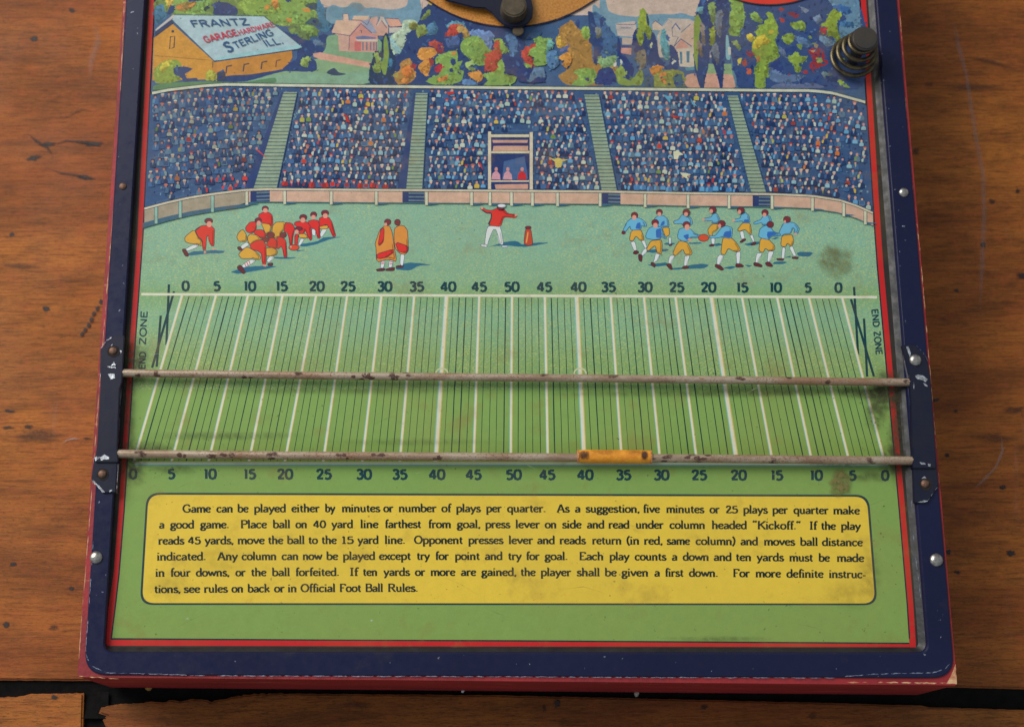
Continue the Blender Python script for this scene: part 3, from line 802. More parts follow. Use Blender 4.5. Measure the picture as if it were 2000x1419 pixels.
LP(5, (206, 190, 170), '1780,770 2090,750 2090,1060 1820,1040', 0, 0); LP(5, (74, 120, 150), '1820,810 1860,810 1860,1000 1830,1000', 0, 0); LP(5, (74, 120, 150), '1925,800 1975,800 1970,980 1930,980', 0, 0)
LP(5, (84, 140, 160), '1900,1060 2060,1040 2060,1090 1930,1110', 0, 0)
LP(5, (136, 168, 122), '2060,1000 2800,1000 2800,1240 2080,1240', 0, 0); LP(5, PK, '1900,1140 2700,1160 2740,1390 1900,1390', 0)
LP(5, (62, 98, 142), '450,180 560,200 700,420 850,580 850,900 700,900 460,980 440,700', .8)
LP(5, NV, '380,160 470,200 500,380 620,600 620,760 560,860 640,940 560,1000 480,1000 480,720 380,640 440,560 400,440', .8); LP(5, NV, '570,300 640,240 620,420 580,420'); LP(5, (110, 116, 110), '500,430 600,440 580,600 520,580')
LP(5, (34, 52, 110), '860,560 900,700 900,850 980,880 1060,1000 1120,1100 1060,1240 990,1310 950,1200 940,1040 850,920 840,700', .8)
LP(5, (132, 168, 112), '540,880 640,960 660,900 830,860 840,960 740,1060 620,1060 540,960'); LP(5, (206, 206, 196), '780,1000 840,960 830,1040 790,1050'); LP(5, (206, 206, 196), '890,920 930,960 920,1000 890,990')
LP(5, (42, 56, 116), '560,1080 740,1040 820,1160 820,1280 700,1330 480,1320 520,1180', .8); LP(5, (130, 150, 72), '800,1100 900,1020 960,1080 980,1240 1060,1260 1240,1060 1260,1340 860,1340', .8)
LP(5, (36, 56, 108), '1100,500 1180,420 1240,760 1260,500 1340,480 1430,520 1470,700 1500,900 1600,1000 1560,1060 1420,1040 1300,1000 1300,900 1120,860 1080,640', .8)
LP(5, (134, 152, 56), '1180,300 1200,170 1250,120 1310,200 1320,360 1380,460 1370,620 1330,620 1310,500 1240,500 1240,700 1190,720 1140,560 1170,460'); LP(5, (40, 60, 96), '1300,180 1350,340 1330,420 1300,340'); LP(5, (120, 112, 100), '1140,820 1280,760 1300,900 1280,1060 1160,1100')
LP(5, (86, 150, 160), '1530,480 1590,440 1620,640 1680,760 1640,960 1560,900 1520,700'); LP(5, (52, 90, 140), '1620,520 1660,600 1650,650 1600,620'); LP(5, (36, 60, 116), '1660,680 1740,740 1800,860 1800,1100 1600,1100 1580,1040 1680,1000')
LP(5, (206, 206, 196), '1690,980 1740,930 1750,970 1700,1020'); LP(5, (190, 196, 150), '1350,700 1390,650 1400,700 1360,740'); LP(5, (206, 130, 60), '1340,1090 1440,1020 1560,1030 1530,1140 1400,1190'); LP(5, (128, 134, 66), '1400,1180 1560,1090 1780,1090 1900,1140 1900,1380 1400,1380', .9); LP(5, (60, 84, 104), '1280,1160 1420,1200 1420,1380 1260,1380', .8)
LP(5, (50, 92, 110), '1700,1200 1860,1140 1880,1370 1760,1380', .9); LP(5, (190, 118, 58), '1500,1150 1620,1130 1600,1300 1530,1280'); speck(1150, 1335, 100, 168, 30, [NV, (120, 140, 70), TE, (60, 90, 120)], (1, 2.4))
# poplars (zoom 6)
LP(6, (36, 58, 112), '480,160 560,-60 640,-60 660,180 680,500 700,760 660,1100 610,1260 600,1390 540,1390 440,1060 440,560', .5)
LP(6, (128, 150, 66), '460,260 510,220 560,330 560,420 520,560 540,760 500,860 500,1160 440,900 440,560 440,400', .4); LP(6, (130, 116, 110), '540,330 600,380 620,700 580,700 560,560'); LP(6, (120, 104, 96), '500,620 560,680 580,930 500,800')
LP(6, (100, 150, 160), '490,120 590,100 580,230 500,180'); LP(6, (60, 90, 140), '560,-50 610,-50 600,90 560,90')
LP(6, (34, 54, 108), '640,60 700,-60 1020,-60 1000,300 940,420 960,560 920,900 900,1240 890,1390 850,1390 810,1200 730,960 690,760 680,400', .5)
LP(6, (120, 144, 84), '660,60 760,20 780,240 760,360 720,360 680,180'); LP(6, (142, 154, 58), '700,450 760,400 780,560 740,700 700,720'); LP(6, (100, 110, 130), '780,200 870,150 900,200 860,460 860,620 780,500'); LP(6, (98, 108, 128), '700,760 800,640 840,860 830,1000 800,1000')
LP(6, (130, 180, 190), '940,540 980,560 1000,740 1020,940 940,940', 0); LP(6, (206, 206, 196), '970,740 1020,740 1020,860 980,860', 0, 0)
LP(6, (86, 124, 144), '1030,700 1100,760 1060,900 1130,1200 1130,1390 1100,1390 1040,1120 1020,900', .3)
# big berry tree at the right (zoom 6/7)
LP(7, (44, 70, 122), '-440,-60 1700,-60 1700,1400 1200,1400 -320,1400 -340,1200 -400,1000 -440,600 -520,440 -440,200', 1)
for s_, c_ in (('-430,-60 -240,-60 -220,140 -200,280 -230,440 -270,430 -280,570 -420,560 -460,500 -400,480 -450,360 -440,210 -410,190', GR),
               ('-120,210 -20,190 60,320 60,370 -30,330 -100,290', GR), ('120,210 170,180 240,240 270,330 320,420 310,560 260,620 320,760 320,840 360,880 240,960 170,980 120,1140 200,1160 170,1220 110,1200 130,1380 -50,1380 -40,1180 -60,1060 20,980 -40,900 -100,780 -80,640 20,560 -40,480 40,460 -10,400 100,380 140,330 170,290', (132, 160, 60)),
               ('-180,560 -120,530 -60,580 -80,640 -150,640', YL), ('20,560 90,540 200,640 160,690 60,680 0,770 -90,760 -60,640', (210, 186, 60)), ('170,480 250,470 240,530 180,530', (200, 180, 60)), ('-320,930 -240,900 -270,1000 -310,1000', (206, 190, 66)),
               ('-190,830 -100,790 -60,850 -30,880 -120,900', (140, 44, 60)), ('-260,970 -180,920 -170,1030 -210,1050', (160, 70, 60)), ('-180,1110 -110,1070 -90,1150 -160,1170', (200, 90, 50)), ('0,860 30,900 20,960 -20,980', (190, 110, 60)),
               ('-400,640 -330,640 -250,770 -330,760', (130, 150, 90)), ('500,390 660,320 740,360 750,460 680,490 580,470', (132, 160, 66)), ('380,580 460,520 550,520 570,620 490,710 400,660', (132, 160, 66)), ('600,700 700,680 700,740 650,770', (120, 148, 70)), ('780,560 840,560 830,620', (120, 148, 70)),
               ('470,880 560,860 580,800 630,840 640,880 760,880 770,920 690,990 670,1130 580,1130 560,1010 480,930', (134, 160, 62)), ('640,990 680,980 690,1040 650,1040', (30, 70, 110)),
               ('1110,230 1190,130 1250,190 1310,220 1290,300 1230,330 1250,480 1300,640 1210,650 1180,570 1090,570 1070,420 960,400 1080,320', (134, 156, 54)), ('970,420 1060,440 1070,520 1020,550 970,480', (160, 48, 60)),
               ('770,760 830,730 900,780 1000,740 1040,860 1080,900 1100,1000 1020,1040 940,1050 880,1130 810,1080 820,980 880,960 830,880', (150, 40, 50)), ('880,660 950,700 930,760 880,740', (150, 130, 100)), ('820,790 920,780 860,830', (190, 140, 100)), ('900,900 1000,900 1020,980 920,980', (130, 150, 80)), ('700,1120 760,1090 790,1140 730,1160', (170, 50, 50)),
               ('340,120 410,110 420,170 350,170', (150, 50, 56)), ('350,290 420,290 420,350 360,350', (170, 56, 50)), ('450,200 560,190 660,230 600,300 500,240', (130, 44, 60)),
               ('640,90 820,160 740,220', (120, 134, 160)), ('860,280 960,230 1000,300 920,380', (110, 130, 160)), ('1060,-40 1580,-40 1600,200 1610,640 1500,680 1300,660 1260,400 1400,300 1330,200 1200,100', (96, 136, 164)), ('1160,90 1420,100 1480,200 1400,240 1240,140', (48, 96, 156)), ('1280,340 1500,340 1520,420 1300,420', (58, 104, 150)),
               ('1240,1240 1370,1300 1470,1390 1300,1340', (132, 160, 62)), ('980,1120 1200,1160 1040,1230', (104, 124, 130)), ('200,1000 330,920 420,1100 300,1200 200,1140', (38, 56, 116)), ('180,1060 420,1180 560,1160 760,1180 600,1280 300,1300 180,1240', (88, 112, 150)), ('420,760 560,720 620,760 520,860 440,840', (34, 60, 120)), ('320,720 420,780 460,900 380,900', (88, 106, 140)), ('560,560 760,600 860,700 760,760 620,660', (84, 116, 156)), ('960,540 1100,600 1240,680 1100,740 960,620', (100, 140, 170)), ('1040,1180 1240,1200 1240,1300 1100,1260', (28, 48, 100)), ('300,1310 620,1320 900,1300 1100,1380 160,1390', (92, 104, 140))):
    LP(7, c_, s_, .7)
speck(1445, 1685, 12, 170, 50, [(36, 60, 116), (88, 112, 150), (120, 148, 70), (60, 90, 140), (150, 44, 52)], (.9, 2.6))
# barn
LP(1, OC, '80,600 370,370 1010,950 1000,1240 60,1260', 0, 0)
LP(1, (196, 130, 52), '1000,960 2240,780 2250,900 2140,1080 1000,1260', 0, 0)
LP(1, (170, 196, 202), '370,320 400,240 1800,260 2400,740 2260,790 1100,940 1030,950', 0, 0); LP(1, (150, 196, 200), '1010,920 1500,820 2380,700 2390,745 1100,945', 0, 0)
LP(1, (190, 182, 176), '110,460 380,235 420,240 360,310 110,500', 0, 0); LP(1, (38, 54, 96), '100,500 360,305 400,330 375,375 110,570', 0, 0)
HL(1, '380,330 1020,950', 1.8, (60, 92, 118)); HL(1, '400,237 1810,255 2400,735', .9, (60, 96, 110)); HL(1, '1020,965 2390,765', 2.2, (36, 62, 92)); HL(1, '90,870 980,945', .8, (110, 80, 50)); HL(1, '1003,960 1003,1060', 1.2, (60, 60, 70))
HL(1, '345,570 330,770 400,740 410,570 340,580', 1.8, (60, 58, 62)); land.ell(290 + 380 / 8, 493 / 8, 2.8, 2.8, (50, 60, 80))
for x_, y_ in ((1210, 1040), (1480, 1010), (1760, 975)): HL(1, f'{x_},{y_+110} {x_+15},{y_} {x_+95},{y_-15}', 2.6, (70, 66, 74))
HL(1, '1990,1050 2000,950 2070,935', 2, (90, 60, 70))
LP(1, NV, '1000,1270 1060,1210 1300,1180 1700,1160 2200,1060 2340,1080 2000,1140 1500,1290', .4)
LP(1, (138, 158, 62), '90,1080 220,960 420,920 520,1000 480,1160 500,1260 320,1300 90,1310', .6); LP(1, (192, 178, 62), '220,980 380,930 300,1040 240,1130 160,1100'); LP(1, NV, '380,1060 560,1040 700,1070 640,1120 560,1160 600,1230 760,1220 800,1280 560,1290 500,1200 400,1170', .6)
LP(1, (170, 168, 64), '900,1120 980,1090 1060,1160 1080,1250 880,1270', .6); LP(1, (60, 62, 80), '1060,1130 1200,1100 1200,1240 1080,1280', .6); LP(1, (84, 130, 90), '80,1330 400,1290 900,1270 1500,1290 2000,1200 2000,1320 900,1310 200,1400 60,1410', .3)
LP(2, NV, '640,800 720,760 760,900 940,940 960,1120 700,1120 380,1110 500,1000 640,930', .6); LP(2, (142, 166, 84), '700,940 800,880 860,920 800,990 820,1060 700,1030', .5); LP(2, (52, 66, 92), '1080,1140 1220,1050 1300,1140 1440,1160 1240,1190', .4)

# ---- lettering: pen strokes, thick verticals and thin horizontals for the serif face
SER = {
 'a': (8.4, ['1,8.2 3,9.6 5.4,9.2 6.6,7.4 6.6,1.2 8,.3', '6.6,5.8 3,5 1,3.2 1.4,1 3.2,.3 5.2,1 6.6,2.6']),
 'b': (9.2, ['1.6,15.5 1.6,.4', '0,15.3 1.8,15.5', '1.6,7.6 3.6,9.6 6,9.4 7.8,7.4 8,4.8 7.2,1.6 5,.2 3,.4 1.6,1.6']),
 'c': (8.0, ['7,7.4 6.2,9.2 4.4,9.7 2,8.6 .9,5.6 1.2,2.6 3,.5 5.2,.4 7.2,2']),
 'd': (9.4, ['7.4,15.5 7.4,.4', '7.2,.4 9,.4', '5.8,15.3 7.6,15.5', '7.4,7.4 5.6,9.5 3.2,9.4 1.2,7.2 .9,4.6 1.8,1.4 4,.2 5.8,.6 7.4,2']),
 'e': (8.2, ['1.2,5 7.2,5.8', '7.2,5.8 6.8,8.2 5,9.6 2.8,9.2 1.2,7 .9,4.4 2,1.6 4.2,.3 6,.6 7.4,2.2']),
 'f': (5.2, ['5.8,14.2 4.6,15.4 3,14.6 2.4,12.4 2.4,.4', '.4,9.4 5,9.4', '.8,.4 4.4,.4']),
 'g': (8.6, ['4,9.7 1.8,8.8 1.2,6.6 2.2,4.2 4.2,3.7 6.2,4.6 6.8,6.8 6,8.8 4,9.7', '6,8.6 8.2,9.8', '2.6,4.2 1.8,2.4 3,1.4 6,.6 7.6,-1 6.8,-3.4 4,-4.4 1.4,-3.8 .8,-1.8 3,.8']),
 'h': (9.6, ['1.8,15.5 1.8,.4', '0,15.3 2,15.5', '.2,.4 3.6,.4', '1.8,7.4 4,9.6 6,9.4 7.2,7.8 7.2,.4', '5.6,.4 9,.4']),
 'i': (4.3, ['1.9,9.7 1.9,.4', '.4,9.3 2,9.6', '.2,.4 3.8,.4', '1.9,14.6 1.9,12.6']),
 'k': (9.0, ['1.8,15.5 1.8,.4', '0,15.3 2,15.5', '.2,.4 3.6,.4', '7.6,9.4 2.2,4.4', '3.6,5.8 8,.4']),
 'l': (4.3, ['1.9,15.5 1.9,.4', '.2,15.3 2,15.5', '.2,.4 3.8,.4']),
 'm': (14, ['1.8,9.7 1.8,.4', '.2,9.3 2,9.6', '.2,.4 3.6,.4', '1.8,7.4 4,9.6 5.8,9.3 6.9,7.8 6.9,.4', '5.4,.4 8.6,.4', '6.9,7.4 9.2,9.6 11,9.3 12,7.8 12,.4', '10.6,.4 13.8,.4']),
 'n': (9.6, ['1.8,9.7 1.8,.4', '.2,9.3 2,9.6', '.2,.4 3.6,.4', '1.8,7.4 4,9.6 6,9.4 7.2,7.8 7.2,.4', '5.6,.4 9,.4']),
 'o': (9.0, ['4.4,9.7 2,8.8 .9,6 .9,4 2,1.2 4.4,.2 6.8,1.2 7.9,4 7.9,6 6.8,8.8 4.4,9.7']),
 'p': (9.4, ['1.8,9.7 1.8,-4.8', '.2,9.3 2,9.6', '.2,-4.6 3.8,-4.6', '1.8,7.6 3.8,9.6 6.2,9.4 8,7.4 8.2,4.8 7.4,1.6 5.2,.2 3.2,.4 1.8,1.6']),
 'q': (9.2, ['7.4,9.7 7.4,-4.8', '5.8,-4.6 9,-4.6', '7.4,7.4 5.6,9.5 3.2,9.4 1.2,7.2 .9,4.6 1.8,1.4 4,.2 5.8,.6 7.4,2']),
 'r': (6.8, ['1.8,9.7 1.8,.4', '.2,9.3 2,9.6', '.2,.4 3.8,.4', '1.8,7 3.6,9.2 5.4,9.6 6.4,8.4']),
 's': (7.2, ['6,7.8 5,9.4 2.8,9.6 1.2,8 1.8,6.2 5,4.4 6.4,2.8 5.6,.8 3.4,.2 1.4,.8 .8,2.6']),
 't': (5.8, ['2.4,12.8 2.4,2 3.4,.5 5.4,1', '.2,9.4 5.2,9.4']),
 'u': (9.4, ['1.8,9.7 1.8,2.6 2.8,.7 5,.4 7,2', '7,9.7 7,.4', '7,.4 8.8,.4', '.2,9.3 2,9.6', '5.4,9.3 7,9.6']),
 'v': (8.6, ['.9,9.4 4.3,.5', '4.3,.5 7.6,9.4', '-.2,9.4 2.6,9.4', '6,9.4 8.8,9.4']),
 'w': (12.8, ['.9,9.4 3.9,.5', '3.9,.5 6.4,9', '6.4,9 9.2,.5', '9.2,.5 12,9.4', '-.2,9.4 2.6,9.4', '10.6,9.4 13.2,9.4']),
 'x': (8.4, ['1,9.4 7.4,.4', '7.2,9.4 .8,.4', '0,9.4 2.4,9.4', '6,9.4 8.4,9.4', '0,.4 2.4,.4', '6,.4 8.6,.4']),
 'y': (8.8, ['.9,9.4 4.4,.8', '7.9,9.4 4.4,.6 2.8,-3.6 .8,-4.2', '-.2,9.4 2.6,9.4', '6.2,9.4 9,9.4']),
 'A': (12.6, ['5.8,15 1.2,.4', '6.2,15 11,.4', '2.8,5 9.2,5', '-.4,.4 3,.4', '8.8,.4 12.8,.4']),
 'B': (11, ['2,15 2,.4', '.4,14.8 7,14.8 9,13.2 9,10.2 7,8.4', '2,8 7,8.2 10,6.2 10,2.6 7.8,.5 .4,.5']),
 'E': (10.6, ['2,15 2,.4', '.4,14.7 8.8,14.7', '8.8,14.9 9,11.8', '2,8 7,8', '.4,.5 9.4,.5', '9.4,.5 9.8,3.4']),
 'F': (10, ['2,15 2,.4', '.4,14.7 8.8,14.7', '8.8,14.9 9,11.8', '2,8 7,8', '.4,.5 4.2,.5']),
 'G': (13.2, ['11,11.4 9.4,14.2 6.6,15 3,13.4 1.1,9.4 1.1,6 3,1.8 6.6,.3 9.4,1 11,2.6', '11,.8 11,6.6', '8.4,6.6 12.8,6.6']),
 'I': (5, ['2.3,15 2.3,.4', '.3,14.7 4.4,14.7', '.3,.5 4.4,.5']),
 'K': (12, ['2,15 2,.4', '.4,14.7 4,14.7', '.4,.5 4,.5', '10.4,14.6 2.4,7', '4.6,9 10.8,.4', '8.8,.4 12,.4', '8.6,14.7 12,14.7']),
 'O': (13, ['6.4,15 3,13.4 1.1,9.4 1.1,6 3,1.8 6.4,.3 9.8,1.8 11.7,6 11.7,9.4 9.8,13.4 6.4,15']),
 'P': (10.6, ['2,15 2,.4', '.4,14.7 7,14.7 9.4,13 9.4,9.4 7,7.6 2,7.6', '.4,.5 4.2,.5']),
 'R': (12, ['2,15 2,.4', '.4,14.7 7,14.7 9.2,13 9.2,9.8 7,8 2,8', '.4,.5 4.2,.5', '5.8,8 10.2,.4', '10,.4 12,.4']),
 '0': (9.4, ['4.6,14 2.2,12.4 1.1,8.6 1.1,5.6 2.2,1.8 4.6,.3 7,1.8 8.1,5.6 8.1,8.6 7,12.4 4.6,14']),
 '1': (6.6, ['3.2,14 3.2,.4', '1,12.2 3.2,13.8', '.8,.5 5.6,.5']),
 '2': (9, ['1.2,10.6 2.4,13.2 4.8,13.8 6.8,12.2 6.6,9.6 1.2,.8', '1,.7 8.2,.7', '8.2,.6 8.4,2.8']),
 '4': (9.8, ['6.2,14 .8,4.4', '.6,4.2 9.2,4.2', '6.4,14 6.4,.4']),
 '5': (9, ['7.6,13.4 2,13.4', '2,13.6 1.8,8', '1.8,7.8 4,8.8 6.8,8 7.8,5.2 7,1.8 4.4,.4 1.8,.8 .8,2.8']),
 '.': (4, ['1.8,2 1.8,.1']), ',': (4, ['1.8,2.2 2,.6 1,-2']), '-': (5, ['.2,4.6 4.6,4.6']),
 '(': (5, ['4.4,16 2,12.5 1.2,8 2,2 4.4,-2.6']), ')': (5, ['.4,16 2.8,12.5 3.6,8 2.8,2 .4,-2.6']),
 '“': (7, ['2.6,16 1.2,14.4 1.4,12.6', '5.8,16 4.4,14.4 4.6,12.6']), '”': (7, ['1.4,16 1.6,14.4 .4,12.4', '4.6,16 4.8,14.4 3.6,12.4']),
}
TXT = (26, 40, 38)
def word(ink, text, x0, x1, base, k, glyphs=SER, thick=3.95, thin=2.3, col=TXT, L0=3, tf=None):
    adv = sum(glyphs[c][0] for c in text) - .9
    sx = (x1 - x0) / adv; x = 0
    for c in text:
        a, strokes = glyphs[c]
        for si, s_ in enumerate(strokes):
            pts = [(x + p[0], p[1] if p[1] < 10 or glyphs is not SER else 10 + (p[1] - 10) * 1.08) for p in P(s_)]
            wd = []
            for i in range(len(pts)):
                q0, q1 = pts[max(0, i - 1)], pts[min(len(pts) - 1, i + 1)]
                dx, dy = abs(q1[0] - q0[0]), abs(q1[1] - q0[1]); l = math.hypot(dx, dy) or 1
                wd.append((thin + (thick - thin) * (dy / l) ** 1.3) * k)
            px = [((x0 + p[0] * sx), base((x0 + p[0] * sx)) - p[1] * k) for p in pts]
            if tf: px = [tf(*p) for p in px]
            ink.ribbon(px, wd, col, L0 + si)
        x += a
box = Ink('instruction_panel_print', M['flat_ink'])
def rrect(c, r, seg=7):
    out = []
    for i in range(4):
        p0, p, p1 = Vector(c[i - 1]), Vector(c[i]), Vector(c[(i + 1) % 4])
        a = p + (p0 - p).normalized() * r; b = p + (p1 - p).normalized() * r
        for k in range(seg + 1):
            t = k / seg; q = a * (1 - t) ** 2 + p * 2 * t * (1 - t) + b * t * t; out.append((q.x, q.y))
    return out
box.poly(rrect([(286, 961.5), (1697, 965.5), (1714, 1181), (273, 1180.5)], 26), (34, 58, 62), 2)
box.poly(rrect([(290, 965.5), (1693, 969.5), (1709.5, 1177.5), (277.5, 1176.8)], 24), (216, 184, 62), 3)
box.build(sheet)
Ink.level([(273, 960), (1714, 960), (1714, 1182), (273, 1182)], 3)
ZX = {5: 130, 6: 700, 7: 1330}
LINES = [
 ((1000.3, 999.3, 1003.7), '5:677-838 Game|5:875-968 can|5:997-1058 be|5:1093-1277 played|5:1312-1472 either|5:1508-1563 by|5:1605-1825 minutes|5:1848-1902 or|6:235-452 number|6:485-537 of|6:570-710 plays|6:745-832 per|6:868-1090 quarter.|6:1158-1228 As|6:1263-1292 a|6:1325-1638 suggestion,|6:1660-1755 five|6:1795-2013 minutes|7:168-222 or|7:260-330 25|7:363-503 plays|7:533-620 per|7:657-857 quarter|7:888-1040 make'),
 ((1031.1, 1030.4, 1033.9), '5:540-568 a|5:605-742 good|5:780-945 game.|5:1015-1165 Place|5:1203-1302 ball|5:1336-1400 on|5:1437-1510 40|5:1545-1668 yard|5:1713-1815 line|6:155-363 farthest|6:408-537 from|6:575-710 goal,|6:740-882 press|6:916-1055 lever|6:1088-1153 on|6:1188-1298 side|6:1333-1432 and|6:1458-1578 read|6:1617-1776 under|6:1815-2019 column|7:180-382 headed|7:418-697 “Kickoff.”|7:750-790 If|7:817-900 the|7:933-1045 play'),
 ((1062.3, 1061.3, 1065.6), '5:535-683 reads|5:707-780 45|5:806-972 yards,|5:997-1152 move|5:1175-1260 the|5:1286-1386 ball|5:1410-1462 to|5:1487-1572 the|5:1603-1672 15|5:1697-1817 yard|5:1855-1972 line.|6:325-606 Opponent|6:641-842 presses|6:876-1015 lever|6:1043-1143 and|6:1173-1323 reads|6:1363-1532 return|6:1563-1636 (in|6:1665-1772 red,|6:1798-1930 same|6:1967-2196 column)|7:348-447 and|7:484-662 moves|7:695-796 ball|7:823-1057 distance'),
 ((1093.4, 1092.4, 1096.2), '5:527-810 indicated.|5:880-995 Any|5:1022-1222 column|5:1255-1350 can|5:1377-1487 now|5:1515-1580 be|5:1611-1797 played|6:121-303 except|6:341-413 try|6:449-524 for|6:563-705 point|6:738-838 and|6:873-948 try|6:978-1053 for|6:1087-1218 goal.|6:1288-1427 Each|6:1464-1577 play|6:1612-1792 counts|6:1828-1857 a|6:1892-2041 down|7:192-293 and|7:320-408 ten|7:442-597 yards|7:632-767 must|7:803-865 be|7:909-1065 made'),
 ((1125.0, 1123.6, 1128.0), '5:518-570 in|5:606-720 four|5:755-948 downs,|5:986-1040 or|5:1076-1162 the|5:1198-1300 ball|5:1335-1587 forfeited.|5:1652-1697 If|5:1728-1810 ten|6:147-297 yards|6:331-386 or|6:421-562 more|6:598-683 are|6:718-920 gained,|6:946-1030 the|6:1063-1237 player|6:1273-1405 shall|6:1437-1503 be|6:1535-1688 given|6:1726-1755 a|6:1788-1893 first|6:1928-2094 down.|7:304-398 For|7:435-580 more|7:616-828 definite|7:863-1075 instruc-'),
 ((1156.9, 1154.4, 1158.0), '5:512-663 tions,|5:683-776 see|5:801-937 rules|5:963-1028 on|5:1056-1183 back|5:1211-1268 or|5:1290-1340 in|5:1365-1565 Official|5:1592-1715 Foot|5:1742-1843 Ball|6:172-345 Rules.'),
]
for (ya, yb, yc), ln in LINES:
    def base(x, ya=ya, yb=yb, yc=yc):
        xs = (310., 1000., 1680.); q = (ya, yb, yc); r = 0
        for i in range(3):
            t = q[i]
            for j in range(3):
                if j != i: t *= (x - xs[j]) / (xs[i] - xs[j])
            r += t
        return r
    text = Ink('text_line', M['flat_ink'])
    for it in ln.split('|'):
        loc, t = it.split(' '); z, r = loc.split(':'); a, b = r.split('-')
        word(text, t, ZX[int(z)] + float(a) / 2.985, ZX[int(z)] + float(b) / 2.985, base, .98, L0=4)
    text.build(sheet)

SAN = {'0': (10, ['5,14 2.2,12.6 1.2,9 1.2,5 2.2,1.4 5,0 7.8,1.4 8.8,5 8.8,9 7.8,12.6 5,14']), '1': (5.4, ['2.6,14 2.6,0', '.6,12 2.6,13.4']),
 '2': (9.6, ['1.2,10 2,12.8 4.6,13.9 7.2,12.8 7.6,10 6,6.8 1.4,.9', '1,.8 8.6,.8']), '3': (9.4, ['1.2,11.8 3,13.6 5.8,13.6 7.6,11.6 6.8,8.6 3.8,7.6', '4,7.6 7.4,6.6 8.2,3.8 6.6,.8 3.4,.1 .9,2.2']),
 '4': (10.4, ['6.6,14 1,4.4', '.6,4 9.6,4', '6.8,14 6.8,0']), '5': (9.6, ['8,13.2 2.4,13.2', '2.4,13.6 1.8,7.4', '1.8,7.4 4.4,8.8 7.4,7.4 8.4,4.6 7,1.2 4,0 1.2,1.6']),
 'A': (11, ['5.5,14 1,0', '5.5,14 10,0', '2.6,4.6 8.4,4.6']), 'D': (10.6, ['1.6,14 1.6,0', '1.6,13.4 5.4,13.2 8.4,10.6 8.8,7 8.4,3.4 5.4,.8 1.6,.6']), 'E': (9, ['1.6,14 1.6,0', '1.6,13.3 8,13.3', '1.6,7.4 7,7.4', '1.6,.7 8,.7']),
 'F': (8.6, ['1.6,14 1.6,0', '1.6,13.3 8,13.3', '1.6,7.4 7,7.4']), 'G': (11, ['9,11.6 7,13.6 4,13.4 1.6,10.6 1.2,6 2.4,2 5,.4 8,1 9.2,3 9.2,6.4', '6,6.4 9.8,6.4']), 'H': (10.6, ['1.6,14 1.6,0', '8.8,14 8.8,0', '1.6,7.2 8.8,7.2']),
 'I': (4, ['2,14 2,0']), 'L': (8.6, ['1.6,14 1.6,0', '1.6,.7 7.8,.7']), 'N': (10.8, ['1.6,0 1.6,14', '1.6,13.6 8.8,.4', '8.8,0 8.8,14']), 'O': (11.6, ['5.8,14 2.6,12.4 1.2,9 1.2,5 2.6,1.6 5.8,0 9,1.6 10.4,5 10.4,9 9,12.4 5.8,14']),
 'R': (10.2, ['1.6,14 1.6,0', '1.6,13.4 6.6,13.2 8.2,11 7.4,7.6 1.6,7', '4.6,7.2 9,0']), 'S': (9.6, ['8.2,11.6 6.2,13.6 3.4,13.6 1.6,11.4 2.6,8.6 6.4,6.6 8.2,4 7,1.2 4,.2 1.2,2']), 'T': (9.6, ['4.8,14 4.8,0', '.6,13.3 9,13.3']),
 'W': (13.4, ['1,14 3.8,.6', '3.8,.6 6.7,12', '6.7,12 9.6,.6', '9.6,.6 12.4,14']), 'Z': (9.6, ['1,13.3 8.4,13.3', '8.2,13 1.4,1', '1,.7 8.8,.7']), '.': (4, ['1.8,2 1.8,0']), ' ': (6, [])}
num = Ink('printed_number', M['flat_ink']); NC = (14, 56, 66)
def number(t, cx, y0, k=1.28, th=4.0):
    w_ = (sum(SAN[c][0] for c in t) - 1) * k * 1.22
    word(num, t, cx - w_ / 2 + .5, cx + w_ / 2, lambda x: y0, k, SAN, th, th * .82, NC, 3)
T = '0 5 10 15 20 25 30 35 40 45 50 45 40 35 30 25 20 15 10 5 0'.split()
TXC = [361.7, 423, 487.5, 550, 618, 679, 750.5, 813, 874.5, 935, 998.7, 1062.5, 1128.7, 1187.5, 1258.7, 1321, 1383, 1449.5, 1514.5, 1577.5, 1636.7]
BXC = [259, 334, 410, 487.5, 556, 632, 710, 780, 852.5, 924, 1002.5, 1068, 1142, 1217, 1291, 1365, 1442, 1517, 1594, 1664.5, 1728]
def nb(nm='printed_number'):
    global num
    num.build(sheet); num = Ink(nm, M['flat_ink'])
for t, x in zip(T, TXC): number(t, x, 567.3 + (x - 360) * .0026); nb()
for t, x in zip(T, BXC): number(t, x, 934 + (x - 260) * .0022, 1.32, 4.0); nb()
nb('printed_words')
def vert(tx, ty, ang):
    c, s_ = math.cos(ang), math.sin(ang)
    return lambda x, y: (tx + x * c - y * s_, ty + x * s_ + y * c)
word(num, 'END', 0, 34, lambda x: 0, .92, SAN, 3.2, 2.8, NC, 3, tf=vert(283.5, 721, -math.pi / 2 + .05))
word(num, 'ZONE', 43, 87, lambda x: 0, .92, SAN, 3.2, 2.8, NC, 3, tf=vert(283.5, 698, -math.pi / 2 + .05)) if False else word(num, 'ZONE', 45, 111, lambda x: 0, .92, SAN, 3.2, 2.8, NC, 3, tf=vert(282.5, 719, -math.pi / 2 + .05))
nb('printed_words')
word(num, 'END', 0, 35, lambda x: 0, .92, SAN, 3.2, 2.8, NC, 3, tf=vert(1702, 604, math.pi / 2 - .1))
word(num, 'ZONE', 43, 89, lambda x: 0, .92, SAN, 3.2, 2.8, NC, 3, tf=vert(1702, 604, math.pi / 2 - .1))
nb('goal_post_print')
for s_ in ('330,555 325,673', '340,569 297,718', '314,616 306,716', '1668,560 1676,692', '1662,584 1707,735', '1687.5,622 1693.7,735'):
    if s_.startswith('1668'): nb('goal_post_print')
    num.ribbon(P(s_), 4.6, NC)
